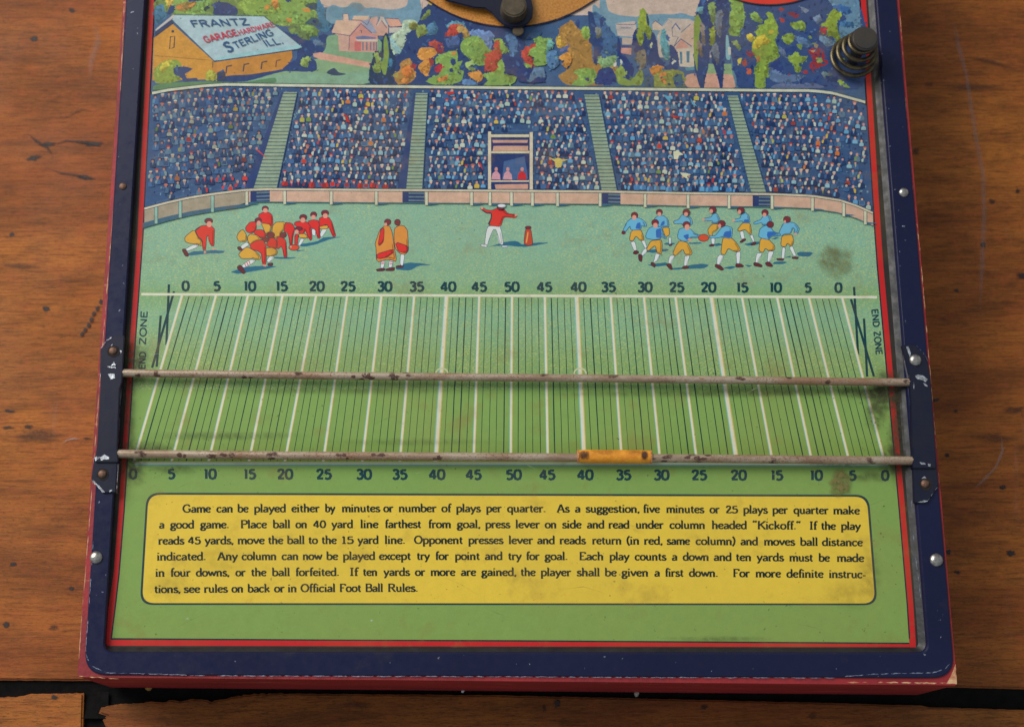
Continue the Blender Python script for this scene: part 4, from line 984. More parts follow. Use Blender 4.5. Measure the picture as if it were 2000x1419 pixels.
nb()
sign = Ink('barn_lettering', M['ink'])
BLT = (42, 80, 122)
def lean(x0, y0, x1, y1, sk):
    a = math.atan2(y1 - y0, x1 - x0)
    return lambda x, y: (x0 + x * math.cos(a) - y * math.sin(a) + sk * -y, y0 + x * math.sin(a) + y * math.cos(a))
LBASE = 172
word(sign, 'FRANTZ', 0, 112, lambda x: 0, .92, SAN, 3.1, 2.3, BLT, LBASE, tf=lean(376, 53, 482, 49, -.55))
word(sign, 'GARAGE', 0, 66, lambda x: 0, .86, SAN, 3.0, 2.4, (186, 60, 82), LBASE, tf=lean(402, 84, 461, 70, -.45))
word(sign, 'HARDWARE', 0, 72, lambda x: 0, .66, SAN, 2.6, 2.0, (186, 60, 82), LBASE, tf=lean(468, 69, 532, 53, -.45))
word(sign, 'S', 0, 14, lambda x: 0, 1.35, SAN, 3.1, 2.3, BLT, LBASE, tf=lean(444, 103, 460, 98, -.3))
word(sign, 'TERLING', 0, 80, lambda x: 0, .86, SAN, 2.9, 2.2, BLT, LBASE, tf=lean(460, 95, 536, 68, -.35))
word(sign, 'ILL.', 0, 36, lambda x: 0, .86, SAN, 2.9, 2.2, BLT, LBASE, tf=lean(519, 91, 555, 85, -.55))

# ---- yard lines
yard = Ink('fine_yard_lines', M['flat_ink'])
TOPX = [356, 422, 484.5, 552, 617.5, 678, 745, 809, 872, 936, 1000, 1064, 1126, 1192.5, 1257.5, 1319, 1389, 1449, 1517.5, 1579.5, 1644.5]
BOTX = [(268.7, 875), (342, 875), (407, 902), (486, 902), (556, 902), (631, 902), (707.5, 901), (781, 901), (851, 901), (925, 902), (997.5, 902), (1070, 900), (1140, 876), (1213, 878), (1287.5, 881), (1358.7, 882), (1436, 882), (1506, 885), (1582.5, 885), (1655, 886), (1723.7, 886)]
yt = lambda x: 574.5 + (x - 275) * .0040
yb_ = lambda x: 903.0 + (x - 260) * .0010
ends = []
for x, (bx, by) in zip(TOPX, BOTX):
    y0 = yt(x); Y = yb_(bx); ends.append((x, y0, bx + (bx - x) * (Y - by) / (by - y0), Y))
for i, (a, b, c, d) in enumerate(ends):
    if i < len(ends) - 1:
        a2, b2, c2, d2 = ends[i + 1]
        for k in range(1, 5):
            t = k / 5; wdt = random.choice([1.1, 1.2, 1.3, 1.5, 2.0])
            tx, bx = a + (a2 - a) * t + random.uniform(-.7, .7), c + (c2 - c) * t + random.uniform(-.7, .7)
            pts = [(tx + (bx - tx) * j / 8 + random.uniform(-.25, .25), b + 4 + (d - b - 6) * j / 8) for j in range(9)]
            yard.ribbon(pts, [wdt * 1.12 * random.uniform(.8, 1.15) for _ in pts], (22, 56, 52), 2)
yard.build(sheet, 'stuff')
for i, (a, b, c, d) in enumerate(ends):
    yard = Ink('yard_line', M['flat_ink'])
    thick = 7.5 if i in (8, 12, 16) else 4.6
    n = 10
    def ln(off, wb, col, L):
        pts = [(a + (c - a) * j / n + off, b + (d - b) * j / n) for j in range(n + 1)]
        yard.ribbon(pts, [wb * random.uniform(.9, 1.1) for _ in pts], col, L)
    side = -1
    ln(-thick * .34, thick * .6, (124, 182, 176), 3); ln(thick * .36, thick * .6, (190, 172, 96), 4)
    ln(0, thick * .78, (208, 203, 178), 5)
    yard.build(sheet)
yard = Ink('side_line', M['flat_ink'])
band(yard, 276, 1713, lambda x: yt(x) - 2.5, lambda x: yt(x) + 2.3, (206, 204, 180), 6, 60)
band(yard, 262, 1736, lambda x: yb_(x) + 3.4, lambda x: yb_(x) + 6.4, (110, 158, 142), 7, 60)
band(yard, 262, 1736, lambda x: yb_(x) - 1.5, lambda x: yb_(x) + 3.4, (190, 202, 172), 8, 60)
band(yard, 262, 1700, lambda x: yb_(x) - 3.2, lambda x: yb_(x) - 1.4, (176, 172, 84), 9, 60)
for cx_ in (863, 1133):
    pts = [(cx_ + 12 * math.cos(a), 730 - 11 * math.sin(a)) for a in [math.pi * j / 10 for j in range(11)]]
    yard.ribbon(pts, 3, (188, 190, 150), 10)
yard.build(sheet)

# ---- the stands and their crowd
st = Ink('stands_print', M['ink'])
def up(x): return along(UP, x)
def lo(x): return along(LO, x)
ST0 = (52, 82, 122)
L_ = 150
xs = list(range(290, 1706, 24))
def seg_fill(ink, f0, f1, col, L, a=0, b=10**6):
    pts = [(max(x, lx(f0(x)) + 1) if x < 900 else min(x, rx(f0(x)) - 1), f0(x)) for x in xs if a <= x <= b] + [(max(x, lx(f1(x)) + 1) if x < 900 else min(x, rx(f1(x)) - 1), f1(x)) for x in xs[::-1] if a <= x <= b]
    ink.poly(pts, col, L)
xs = [282] + list(range(300, 1690, 24)) + [1706]
seg_fill(st, up, lo, ST0, 40)
SL = [((554, 180), (581, 180), (540, 372), (494, 372)), ((812, 182), (836, 182), (825, 373), (793, 373)), ((1141, 185), (1170, 185), (1206, 375), (1176, 375)), ((1421, 187), (1442, 187), (1498, 379), (1468, 379))]
# seat rows
NROW = 12
def rowy(x, k, n=NROW): return up(x) + 12 + (lo(x) - up(x) - 25) * k / (n - 1)
for k in range(NROW):
    pts = [(x, rowy(x, k) + 7) for x in range(300, 1690, 26)]
    st.ribbon(pts, [random.uniform(1.2, 3.2) for _ in pts], (62, 94, 134), 41)
random.seed(5)
for _ in range(3000):
    x = random.uniform(296, 1694); y = random.uniform(up(x) + 5, lo(x) - 5)
    if x < lx(y) + 5 or x > rx(y) - 5: continue
    h = random.uniform(2, 6); st.poly([(x, y), (x + random.uniform(1.4, 4), y + random.uniform(-.5, 1)), (x + random.uniform(1, 3), y + h), (x - .6, y + h * .8)], random.choice([(66, 98, 138), (92, 126, 150), (30, 50, 92), (52, 84, 120), (110, 142, 156), (28, 44, 84), (70, 92, 116)]))
def stair_x(s_, y, right):
    (a, b), (c, d) = (SL[s_][1], SL[s_][2]) if right else (SL[s_][0], SL[s_][3])
    return a + (c - a) * (y - b) / (d - b)
LITE = [(140, 178, 188), (190, 196, 176), (94, 152, 190), (160, 182, 166), (116, 164, 188)]
BRT = [(188, 58, 48), (196, 112, 54), (112, 140, 62), (196, 168, 70), (150, 60, 50), (176, 170, 80)]
cr = Ink('crowd_print', M['ink'])
def person(x, y, L, body, acc, hat, sec):
    r = random.uniform(2.9, 3.5)
    bw, bh = random.uniform(5.6, 7.0), random.uniform(9, 11.5)
    J = lambda v=.5: random.uniform(-v, v)
    cr.poly([(x - bw * .45 + J(), y + 2.4), (x + bw * .45 + J(), y + 2.4), (x + bw * .95 + J(), y + 5.4), (x + bw + J(), y + 2 + bh), (x + J(2), y + 3.2 + bh), (x - bw + J(), y + 2 + bh), (x - bw * .95 + J(), y + 5.4)], body, L)
    m = random.random()
    if acc is not None:
        if m < .42: cr.poly([(x - bw * .4, y + 3), (x - bw * .05, y + 4.4), (x - bw * .3, y + 1 + bh), (x - bw * .8, y + 1 + bh + J(1)), (x - bw * .85, y + 6)], acc, L + 1)
        elif m < .58: cr.poly([(x + bw * .4, y + 3), (x + bw * .05, y + 4.4), (x + bw * .3, y + 1 + bh), (x + bw * .8, y + 1 + bh + J(1)), (x + bw * .85, y + 6)], acc, L + 1)
        elif m < .84: cr.poly([(x - bw * .4, y + 3.4), (x + bw * .35, y + 3.4), (x + bw * .75, y + 6), (x + bw * .7, y + 1 + bh), (x - bw * .7, y + .6 + bh), (x - bw * .75, y + 6.4)], acc, L + 1)
        else: cr.poly([(x - bw * .22, y + 3), (x + bw * .25, y + 3), (x + bw * .05, y + 1 + bh * .8)], acc, L + 1)
    sk = random.choice([(204, 156, 142), (192, 142, 130), (206, 170, 150), (172, 124, 120), (198, 150, 148)])
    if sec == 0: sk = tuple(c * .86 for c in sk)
    cr.ell(x, y, r * 1.12, r * 1.16, (34, 44, 76), L + 2, 8) if False else None
    cr.ell(x, y, r * .82, r, sk, L + 2, 8)
    if hat == 1: cr.poly([(x - r * 1.15, y - r * .45), (x - r * .7, y - r * 1.2), (x + r * .7, y - r * 1.25), (x + r * 1.2, y - r * .5)], random.choice([(192, 194, 178), (160, 182, 188), (196, 188, 160)]), L + 3)
    elif hat == 2: cr.poly([(x - r * 1.5, y - r * .5), (x - r * .6, y - r * 1.35), (x + r * .6, y - r * 1.4), (x + r * 1.5, y - r * .4)], random.choice([(160, 44, 50), (90, 50, 60), (186, 104, 84)]), L + 3)
    elif hat == 3: cr.poly([(x - r * .95, y + r * .2), (x - r * .85, y - r * 1.1), (x + r * .8, y - r * 1.2), (x + r * .95, y + r * .2), (x, y - r * .6)], random.choice([(40, 46, 78), (60, 44, 56)]), L + 3)
for k in range(NROW):
    idx = 0; x = 290 + random.uniform(0, 10)
    while x < 1700:
        y = rowy(x, k) - 3 + random.uniform(-2.6, 2.6); idx += 1
        ok = x > lx(y) + 7 and x < rx(y) - 8
        sec = 0
        for s_ in range(4):
            a, b = stair_x(s_, y, False), stair_x(s_, y, True)
            if x > b: sec = s_ + 1
            if a - (13 if s_ < 2 else 6) < x < b + 6: ok = False
        if 948 < x < 1048 and y > 246: ok = False
        dens = .88 if sec == 0 else .985
        if sec == 4 and x > 1630: dens = .72
        if k > NROW - 3 and sec == 0 and x < 430: dens = .45
        if ok and random.random() < dens:
            body = random.choice([(28, 52, 94), (42, 72, 116), (34, 60, 102), (68, 98, 130), (28, 46, 86), (60, 98, 142), (88, 116, 138)])
            q = random.random(); acc = random.choice(LITE) if q < .60 else (random.choice(BRT) if q < (.76 if sec else .65) else (58, 92, 136))
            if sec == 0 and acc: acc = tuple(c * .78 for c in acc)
            if k >= NROW - 2 and sec == 0 and x > 380: acc = (200, 50, 42)
            if k == NROW - 1 and sec == 1: acc = random.choice([(204, 46, 40), (204, 50, 42), (196, 56, 46), (150, 50, 60)]); body = random.choice([body, (150, 40, 46)])
            if k == NROW - 1 and sec == 3: acc = random.choice([(96, 160, 196), (84, 146, 190)]); body = random.choice([body, (66, 120, 170)])
            hat = random.choices([0, 1, 2, 3], [.25, .25, .13 if (k < NROW - 1 or sec != 1) else .6, .4])[0]
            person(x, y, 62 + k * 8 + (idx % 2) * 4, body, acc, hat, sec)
        x += random.uniform(11.6, 14.2)
# pennants, megaphones and the cheering man in yellow
for s_, c_ in (('498,291 506,294 524,312', (206, 62, 40)), ('672,222 678,226 684,240 676,238', (180, 44, 44)), ('1293,183 1310,190 1309,202', (84, 150, 176)), ('1348,192 1362,208 1352,204', (84, 160, 190)), ('1311,228 1320,226 1328,229 1320,232', (180, 36, 48)), ('932,316 938,318 944,333', (200, 44, 44)), ('872,180 886,179 888,183 876,186', (190, 52, 46))): cr.poly(P(s_), c_, 158)
cr.poly(P('1070,306 1082,311 1090,308 1098,311 1110,312 1098,316 1096,327 1085,327 1084,316'), (204, 184, 96), 158); cr.ell(1090.5, 303, 3, 3.4, (206, 160, 140), 159, 8)
cr.poly(P('1315,296 1323,294 1335,302 1326,304 1324,311 1316,311'), (206, 204, 170), 158); cr.ell(1325, 284, 2.8, 3.2, (206, 160, 140), 159, 8)
cr.poly(P('1328,337 1340,338 1350,341 1342,344 1344,350 1334,345'), (206, 204, 170), 158)
# stairs
for s_ in range(4):
    a, b, c, d = SL[s_]
    sh = 11 if s_ < 2 else 8
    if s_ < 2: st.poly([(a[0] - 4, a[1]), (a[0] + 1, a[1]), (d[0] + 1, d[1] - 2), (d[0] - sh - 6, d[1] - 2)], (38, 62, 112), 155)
    st.poly([a, b, c, d], (144, 162, 134), 156)
    y = a[1] + 3; k = 0
    while y < d[1] - 2:
        x0_, x1_ = stair_x(s_, y, False), stair_x(s_, y, True)
        st.ribbon([(x0_ - 1, y), ((x0_ + x1_) / 2, y + .3), (x1_ + 1, y)], [1.9, 1.5, 1.7], (50, 80, 104), 157)
        y += 6.6 + k * .02; k += 1
    st.ribbon([b, c], 1.6, (40, 70, 110), 158)
# press booth
def BP(col, s_, L): st.poly(P(s_, 930, 170, 5.915), col, L)
BP((34, 54, 104), '135,540 655,540 655,1190 135,1190', 160)
for c_, s_ in (((66, 96, 140), '320,860 560,800 600,1060 300,1070'), ((196, 150, 132), '185,612 600,612 590,645 195,645'), ((52, 50, 100), '185,648 600,648 600,680 185,680'), ((200, 156, 134), '200,682 600,676 600,742 190,744'), ((206, 196, 160), '175,742 615,738 615,766 175,766'),
               ((206, 196, 160), '172,548 612,548 612,580 172,580'), ((206, 188, 160), '170,1078 612,1078 612,1096 170,1096'), ((200, 150, 130), '215,1126 600,1120 600,1178 225,1178')): BP(c_, s_, 161)
BP((206, 192, 164), '137,515 172,515 172,1190 137,1190', 162); BP((206, 192, 164), '618,520 655,520 655,1190 618,1190', 162)
for x_, c_ in ((225, (204, 150, 160)), (360, (204, 150, 160)), (525, (196, 40, 46))):
    BP(c_, f'{x_-50},1066 {x_-36},1000 {x_-10},975 {x_+20},975 {x_+50},1010 {x_+56},1070', 162); st.ell(930 + (x_ + 6) / 5.915, 170 + 950 / 5.915, 3.4, 4.2, (200, 140, 132), 163, 8)
# wall and rails
wall = lambda x: lo(x) + (24 if 480 < x < 1620 else (27 if x < 480 else 24))
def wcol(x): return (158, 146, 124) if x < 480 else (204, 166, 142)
gates = [(489, 527), (786, 829), (1176, 1212), (1470, 1506)]
cuts = [278, 305, 352, 415, 482, 489, 527, 556, 647, 735, 786, 829, 918, 955, 1000, 1040, 1088, 1169, 1176, 1212, 1258, 1343, 1423, 1470, 1506, 1585, 1645, 1688, 1710]
for a, b in zip(cuts, cuts[1:]):
    g = any(a >= p and b <= q for p, q in gates)
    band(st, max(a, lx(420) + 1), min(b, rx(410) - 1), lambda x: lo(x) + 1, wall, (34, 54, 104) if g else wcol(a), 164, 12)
    if g:
        for dy in (6, 13, 20): st.ribbon([(a + 12, lo(a) + dy), (b, lo(b) + dy)], 3, (96, 120, 128), 165)
band(st, 279, 489, wall, lambda x: wall(x) + 6 + (485 - x) * .02, (58, 96, 118), 163, 12)
band(st, 489, 1708, wall, lambda x: wall(x) + 1.6, (64, 112, 120), 163, 14)
for x_ in (305, 352, 415, 482, 556, 647, 735, 833, 921, 957, 999, 1040, 1089, 1172, 1260, 1344, 1424, 1508, 1587, 1648, 1690):
    hw = 2.6; d = 5 + (3 if x_ < 480 else 0)
    pc = (140, 178, 160) if x_ < 480 else (202, 200, 170)
    st.poly([(x_ - hw, lo(x_)), (x_ + hw, lo(x_)), (x_ + hw, wall(x_) + d), (x_ - hw, wall(x_) + d)], pc, 166)
    st.ribbon([(x_ + hw + .6, lo(x_) + 2), (x_ + hw + .6, wall(x_) + d - 2)], 1.3, (54, 78, 92), 167); st.ribbon([(x_ - hw - .5, lo(x_) + 2), (x_ - hw - .5, wall(x_) + d)], .9, (72, 96, 104), 167)
    st.poly([(x_ + 3, wall(x_) + .5), (x_ + 17, wall(x_) + 1.5), (x_ + 24, wall(x_) + 3), (x_ + 3, wall(x_) + 5)], (52, 98, 124), 165)
band(st, 282, 1705, lambda x: lo(x) - 3, lambda x: lo(x) + 3.2, (50, 72, 96), 168, 16)
band(st, 282, 1705, lambda x: lo(x) - 1.8, lambda x: lo(x) + 1.9, (204, 190, 158), 169, 16)
band(st, 297, 1690, lambda x: up(x) - 4.2, lambda x: up(x) - 1, (40, 72, 80), 168, 16)
band(st, 297, 1690, lambda x: up(x) - 2.8, lambda x: up(x) + 2.2, (196, 196, 172), 169, 16)
st.build(sheet); cr.build(sheet, 'stuff')

# ---- players
pl_ = None; FIGS = []
PC = {'R': (208, 44, 40), 'Y': (208, 156, 58), 'B': (100, 168, 196), 'D': (46, 98, 168), 'W': (206, 210, 206), 'S': (212, 146, 126), 'H': (112, 40, 50), 'K': (96, 40, 44), 'N': (40, 98, 122), 'O': (208, 134, 58), 'C': (182, 70, 46), 'U': (216, 150, 80), 'F': (206, 72, 44)}
def FIG(off, data):
    global pl_
    pl_ = Ink('printed_player', M['flat_ink'])
    FIGS.append(pl_)
    ox, oy, k = off
    for item in data.split('|'):
        item = item.strip()
        if not item: continue
        c = item[0]; body = item[1:].strip()
        if body.startswith('@'):
            cx, cy, rx_, ry_ = [float(q) for q in body[1:].split(',')]
            pts = [(ox + (cx + rx_ * math.cos(a)) / k, oy + (cy + ry_ * math.sin(a)) / k) for a in [2 * math.pi * i / 14 for i in range(14)]]
        else: pts = soften(P(body, ox, oy, k), 1, .16)
        if c == 'N': pl_.poly(ragged(pts, .4, 4), PC['N']); continue
        if c not in 'DSU':
            mx = sum(p[0] for p in pts) / len(pts); my = sum(p[1] for p in pts) / len(pts)
            pl_.ribbon(pts + [pts[0], pts[1]], 2.3 if c != 'W' else 1.7, (48, 40, 58) if c in 'RYHKOCF' else (36, 76, 112))
        pl_.poly(pts, PC[c])
        if c in 'RYBOW' and len(pts) > 9:
            mx = sum(p[0] for p in pts) / len(pts); my = sum(p[1] for p in pts) / len(pts)
            run = []
            for p in pts + [None]:
                if p and (p[0] - mx) * .8 + (p[1] - my) * .5 > 1.5: run.append((mx + (p[0] - mx) * .84, my + (p[1] - my) * .86)); continue
                if len(run) > 2: pl_.ribbon(run, [1.2] + [2.4] * (len(run) - 2) + [1.0], tuple(v * (.74 if c != 'W' else .84) for v in PC[c]))
                run = []
R1 = (340, 395, 9.46); R2 = (480, 395, 9.46); R3 = (715, 395, 9.46); R4 = (920, 390, 11.11); R5 = (1200, 395, 9.79); R6 = (1340, 395, 9.79); R7 = (1460, 395, 9.79)
FIG(R1, 'N240,950 380,900 560,900 700,880 950,900 900,940 600,950 350,985 240,980|K150,880 200,860 265,960 260,995 210,990|W220,860 350,790 450,790 430,830 240,900|Y200,660 240,610 370,510 440,660 520,700 515,800 430,770 270,750 210,720|R385,520 500,440 590,430 700,450 745,500 735,640 735,800 690,800 650,700 640,600 600,620 575,880 540,880 515,700 440,640|S560,890 605,930 545,945|S700,840 800,860 710,880|H@640,345,72,45|S@650,405,48,55')
FIG(R2, 'N960,780 1300,730 1450,640 1850,640 1650,660 1500,700 1300,780 1050,830|N920,880 1120,885 960,910|N500,1010 700,1010 950,1020 800,1050 520,1040|N-300,1290 0,1190 300,1170 600,1180 450,1220 0,1300 -150,1320')
FIG(R2, 'Y290,390 440,400 480,430 450,560 370,580 330,480|R240,230 320,190 430,190 490,250 500,400 470,440 440,400 290,375 250,300|H@360,120,55,45|S@362,150,45,42')
FIG(R1, 'W1240,800 1340,740 1390,780 1240,880|K1170,840 1210,820 1270,880 1210,890|Y1160,640 1200,560 1270,500 1340,620 1340,720 1200,720|R1320,470 1400,370 1500,360 1520,450 1500,540 1420,570 1340,540|H@1555,335,58,45|S@1565,385,38,45')
FIG(R2, 'W1370,600 1410,500 1510,490 1400,650|Y1370,440 1530,430 1500,490 1370,490|R1360,300 1420,270 1530,280 1590,370 1620,480 1660,620 1620,640 1560,500 1500,400 1360,450|H@1465,200,64,50|S@1470,250,46,45|W1220,500 1290,490 1280,620 1230,600|R1150,360 1230,330 1340,340 1360,460 1370,660 1330,660 1290,500 1190,460|H@1255,230,55,48|S@1250,278,42,42|W970,790 1020,670 1080,680 1010,790|Y980,590 1080,580 1150,640 1130,660 990,650|R910,370 1000,350 1120,360 1200,460 1220,680 1190,700 1130,560 1100,480 1070,580 960,560 1020,480 900,420|H@1062,280,64,50|S@1055,330,45,46')
FIG(R2, 'Y490,560 500,440 560,370 740,370 710,500 640,560 640,640 540,660 500,600|R910,600 970,600 950,790 910,790|R730,380 850,390 900,480 870,620 850,800 820,800 800,640 770,560 710,540|H@980,490,68,34|S@940,545,38,38|F@890,835,90,48|S@832,820,20,20')
FIG(R2, 'R140,560 200,510 310,510 370,600 370,650 300,660|Y40,640 80,590 200,610 290,680 150,720 80,780 40,700|R570,650 680,640 740,720 750,850 760,1010 710,1010 690,880 660,800 580,870 590,760|H@690,605,58,45|W390,1080 440,1000 520,1000 480,1070 420,1110|K400,1140 490,1120 500,1160 430,1170|Y370,850 500,840 580,900 570,960 480,990 370,980|H@460,605,70,52|R430,670 530,660 580,760 570,860 470,830 380,800|H@362,690,66,36')
FIG(R1, 'W1250,1170 1400,1060 1500,1070 1480,1110 1290,1210|K1170,1190 1230,1160 1320,1290 1280,1320 1180,1230|Y1190,960 1340,820 1500,910 1590,1000 1590,1050 1500,1050 1470,1030 1250,1040|R1400,780 1530,710 1640,700 1690,780 1700,1000 1690,1140 1640,1150 1620,950 1560,900 1430,860|S1640,1150 1700,1150 1700,1190 1640,1180')
for s_ in ('1300,1120 1330,1190', '1340,1095 1370,1170', '1380,1075 1405,1140'): pl_.ribbon(P(s_, *R1), 1.6, (190, 60, 60))
FIG(R3, 'N540,1200 700,1130 850,1110 1230,1150 950,1180 820,1260 560,1250|K560,1180 680,1160 680,1200 560,1200|W640,960 710,960 680,1170 630,1150|O530,480 620,430 700,440 760,520 770,700 780,890 720,960 640,950 540,850 520,650|R540,740 770,810 760,920 700,930 600,900|H@580,370,50,52|K190,1240 340,1220 340,1260 210,1270|K360,1240 520,1200 520,1260 370,1260|W280,1090 350,1080 320,1210 270,1210|W430,1080 500,1080 470,1200 420,1200|O170,760 260,510 340,440 430,440 480,560 510,800 560,1090 480,1060 380,1050 200,1100 190,850|R280,490 330,480 320,720 250,800 230,760|R200,960 500,870 500,930 380,1010 210,1040|H@400,365,56,52|S340,385 380,375 390,430 340,440')
for s_ in ('285,1110 340,1105', '280,1135 335,1130', '440,1105 495,1100', '435,1140 485,1135'): pl_.ribbon(P(s_, *R3), 1.6, (200, 60, 90))
FIG(R4, 'N340,1030 600,960 700,920 1000,890 1110,980 1400,930 1710,930 1400,990 1150,1030 800,990 500,1010|W375,560 620,570 660,700 700,960 650,980 600,800 540,640 480,640 430,750 390,850 350,990 300,970 330,700|W210,970 340,980 340,1030 230,1010|W660,1000 800,1000 790,1020 680,1030|R200,190 260,180 330,230 450,240 560,190 700,200 800,310 920,320 1000,340 960,390 760,370 700,390 640,580 375,550 440,400 440,290 340,290 250,230|S@235,185,28,28|S@975,338,28,26|H@640,165,70,42|W@665,130,88,34|C1190,620 1290,620 1340,970 1240,990 1150,960|H@1240,605,60,26|U1222,700 1250,700 1215,940 1185,930')
FIG(R5, 'N600,950 700,900 1040,890 1030,930 750,970|N620,1200 800,1170 1000,1150 1000,1210 780,1230|N930,810 1000,770 1180,780 1100,820|N1100,1260 1300,1240 1450,1200 1664,1170 1820,1200 1700,1270 1450,1270 1110,1290|N1400,770 1640,765 1700,790 1450,800')
FIG(R5, 'W310,760 390,750 430,930 380,930|K360,980 400,920 470,950 420,990|W510,720 570,720 620,860 590,880|Y290,720 330,540 500,530 540,620 560,720 500,730 410,630 350,740|B160,560 240,380 330,310 470,300 580,370 620,450 570,460 520,440 500,520 320,530 300,440 210,560|D430,400 500,380 500,510 400,505|H@385,250,60,55|S@380,290,42,46|H@175,580,30,26')
FIG(R5, 'W1040,680 1080,670 1080,790 1050,800|K1040,830 1090,800 1090,825|Y920,490 1040,480 1050,620 980,660|B760,330 820,270 930,250 1030,340 1040,460 1000,470 860,470|D910,370 960,350 960,430 870,460|H@860,190,55,52|S@860,225,38,38|B1130,370 1240,330 1290,240 1420,260 1480,330 1490,430 1300,430 1290,400 1150,410|H@1375,190,60,56|S@1370,228,38,40')
FIG(R5, 'W510,1000 560,900 620,880 610,960 540,1020|K460,1000 530,1010 520,1130 475,1110|W790,980 870,990 830,1100 740,1160 770,1080|K700,1150 770,1170 780,1240 710,1200|Y620,890 700,740 880,720 910,780 900,980 830,980 780,810 640,930|B600,640 660,500 760,460 900,480 920,600 1000,680 960,690 900,640 870,700 750,710 620,690|D790,520 900,490 900,660 800,690|H@780,390,62,58|S@785,440,45,48')
FIG(R5, 'W1060,1020 1160,1020 1090,1120 1080,1180 1030,1170|K990,1190 1070,1170 1110,1280 1070,1280|W1350,1020 1440,1020 1400,1130 1380,1210 1330,1210|K1310,1230 1410,1220 1410,1260 1310,1270|Y1120,980 1180,830 1250,740 1390,770 1480,950 1470,1000 1370,1010 1310,880 1170,1020|B1210,650 1240,520 1330,490 1450,510 1530,600 1640,630 1620,670 1470,670 1400,740 1300,740 1220,690|D1310,640 1420,600 1420,700 1380,720|H@1380,430,66,58|S@1390,475,48,56|S@1440,715,40,22')
FIG(R6, 'N540,800 640,780 700,820 560,840|N700,1260 850,1220 960,1230 860,1280|N1100,1190 1280,1210 1200,1240|N1080,800 1400,740 1400,800 1200,830|W480,690 550,690 540,800 490,790|K430,840 500,800 550,830|Y420,520 500,420 620,420 600,520 500,580 500,630 440,630|B350,310 480,290 530,210 590,220 650,350 600,400 500,400 510,350 340,350|H@508,140,58,56|S@480,170,34,40|S@335,330,25,22')
FIG(R6, 'W1030,560 1090,550 1120,690 1060,700|K1030,760 1100,700 1150,710 1060,770|W1220,640 1270,620 1310,760 1290,760|K1230,820 1290,770 1330,760 1320,810|Y985,530 1080,400 1220,400 1250,570 1230,620 1130,510 1020,550|B930,330 1040,310 1060,230 1130,200 1200,260 1220,390 1090,390 1070,350 930,370|D1110,330 1200,330 1210,385 1100,385|H@1045,150,62,56|S@1020,185,32,40|S@910,345,30,24')
FIG(R6, 'W600,1050 650,1000 720,1030 640,1190 590,1180|K560,1190 640,1200 720,1280 680,1300 560,1230|W960,960 1040,940 1020,1170 970,1170|K950,1180 1050,1180 1110,1230 960,1240|Y670,980 690,800 710,680 860,680 960,780 1030,890 1020,930 940,940 800,870 740,1000|B450,640 560,650 680,490 760,450 880,490 880,600 860,690 680,660 560,680 460,680|D740,560 870,540 860,680 700,650|H@680,410,68,58|S@640,450,30,38|F@335,680,95,62')
FIG(R7, 'N440,700 560,670 610,680 520,710|N470,1180 520,1130 770,1140 700,1180|N700,1060 820,1020 840,1060|N930,980 1020,940 1280,960 1180,1040 980,1030|B120,390 250,340 310,260 420,260 450,330 440,420 290,440 280,380 130,420|H@335,200,58,56|S@325,238,36,38')
FIG(R7, 'W650,1070 670,860 720,870 700,1070|K560,1080 690,1080 680,1110 570,1100|W800,860 860,840 930,1030 880,1020|K850,1050 970,1050 960,1080 860,1070|Y640,830 660,640 850,620 880,750 840,850 760,770 720,850|B600,590 690,400 800,380 900,400 990,500 960,590 900,590 920,520 870,470 830,590 700,600 650,640|H@755,330,64,58|S@715,370,20,28|S@920,605,25,22')
FIG(R7, 'W150,1150 180,970 280,980 210,1090 190,1170|K120,1160 190,1160 280,1210 260,1235 130,1210|W380,1130 400,940 500,940 470,1030 420,1140|K340,1160 410,1140 480,1210 460,1230 370,1210|Y220,920 250,690 400,710 520,840 510,910 420,930 340,870 290,960|B215,650 240,510 330,450 420,450 500,570 620,600 610,640 450,650 400,710 260,680|D380,560 500,560 580,610 450,640 400,700 370,640|H@435,425,60,56')
for q in FIGS: q.build(sheet)
# gold dial ground and red disc printed on the sheet
dial = Ink('dial_print', M['gold'])
zd = Z_FACE + 210 * DZ
def disc(name, cx, cy, r, z, mat, parent, cols=None, n=72):
    pts = [at(cx + r * math.cos(2 * math.pi * i / n), cy + r * math.sin(2 * math.pi * i / n), z) for i in range(n)]
    o = mesh_obj(name, pts, [tuple(range(n))], mat, parent, cols=None if cols is None else [alb(cols)] * n)
    if o.data.polygons[0].normal.z < 0: o.data.flip_normals()
    return o
disc('dial_outline', 998, -226, 280.5, zd, M['ink'], sheet, (34, 28, 48))
disc('dial_print', 998, -226, 277.5, zd + DZ * 2, M['gold'], sheet)
disc('red_disc_print', 1503, -195, 206, zd, M['ink'], sheet, (40, 26, 50))
disc('red_disc_print', 1503, -195, 203.5, zd + DZ * 2, M['flat_ink'], sheet, (204, 46, 42))
land.build(sheet)
sign.build(sheet)

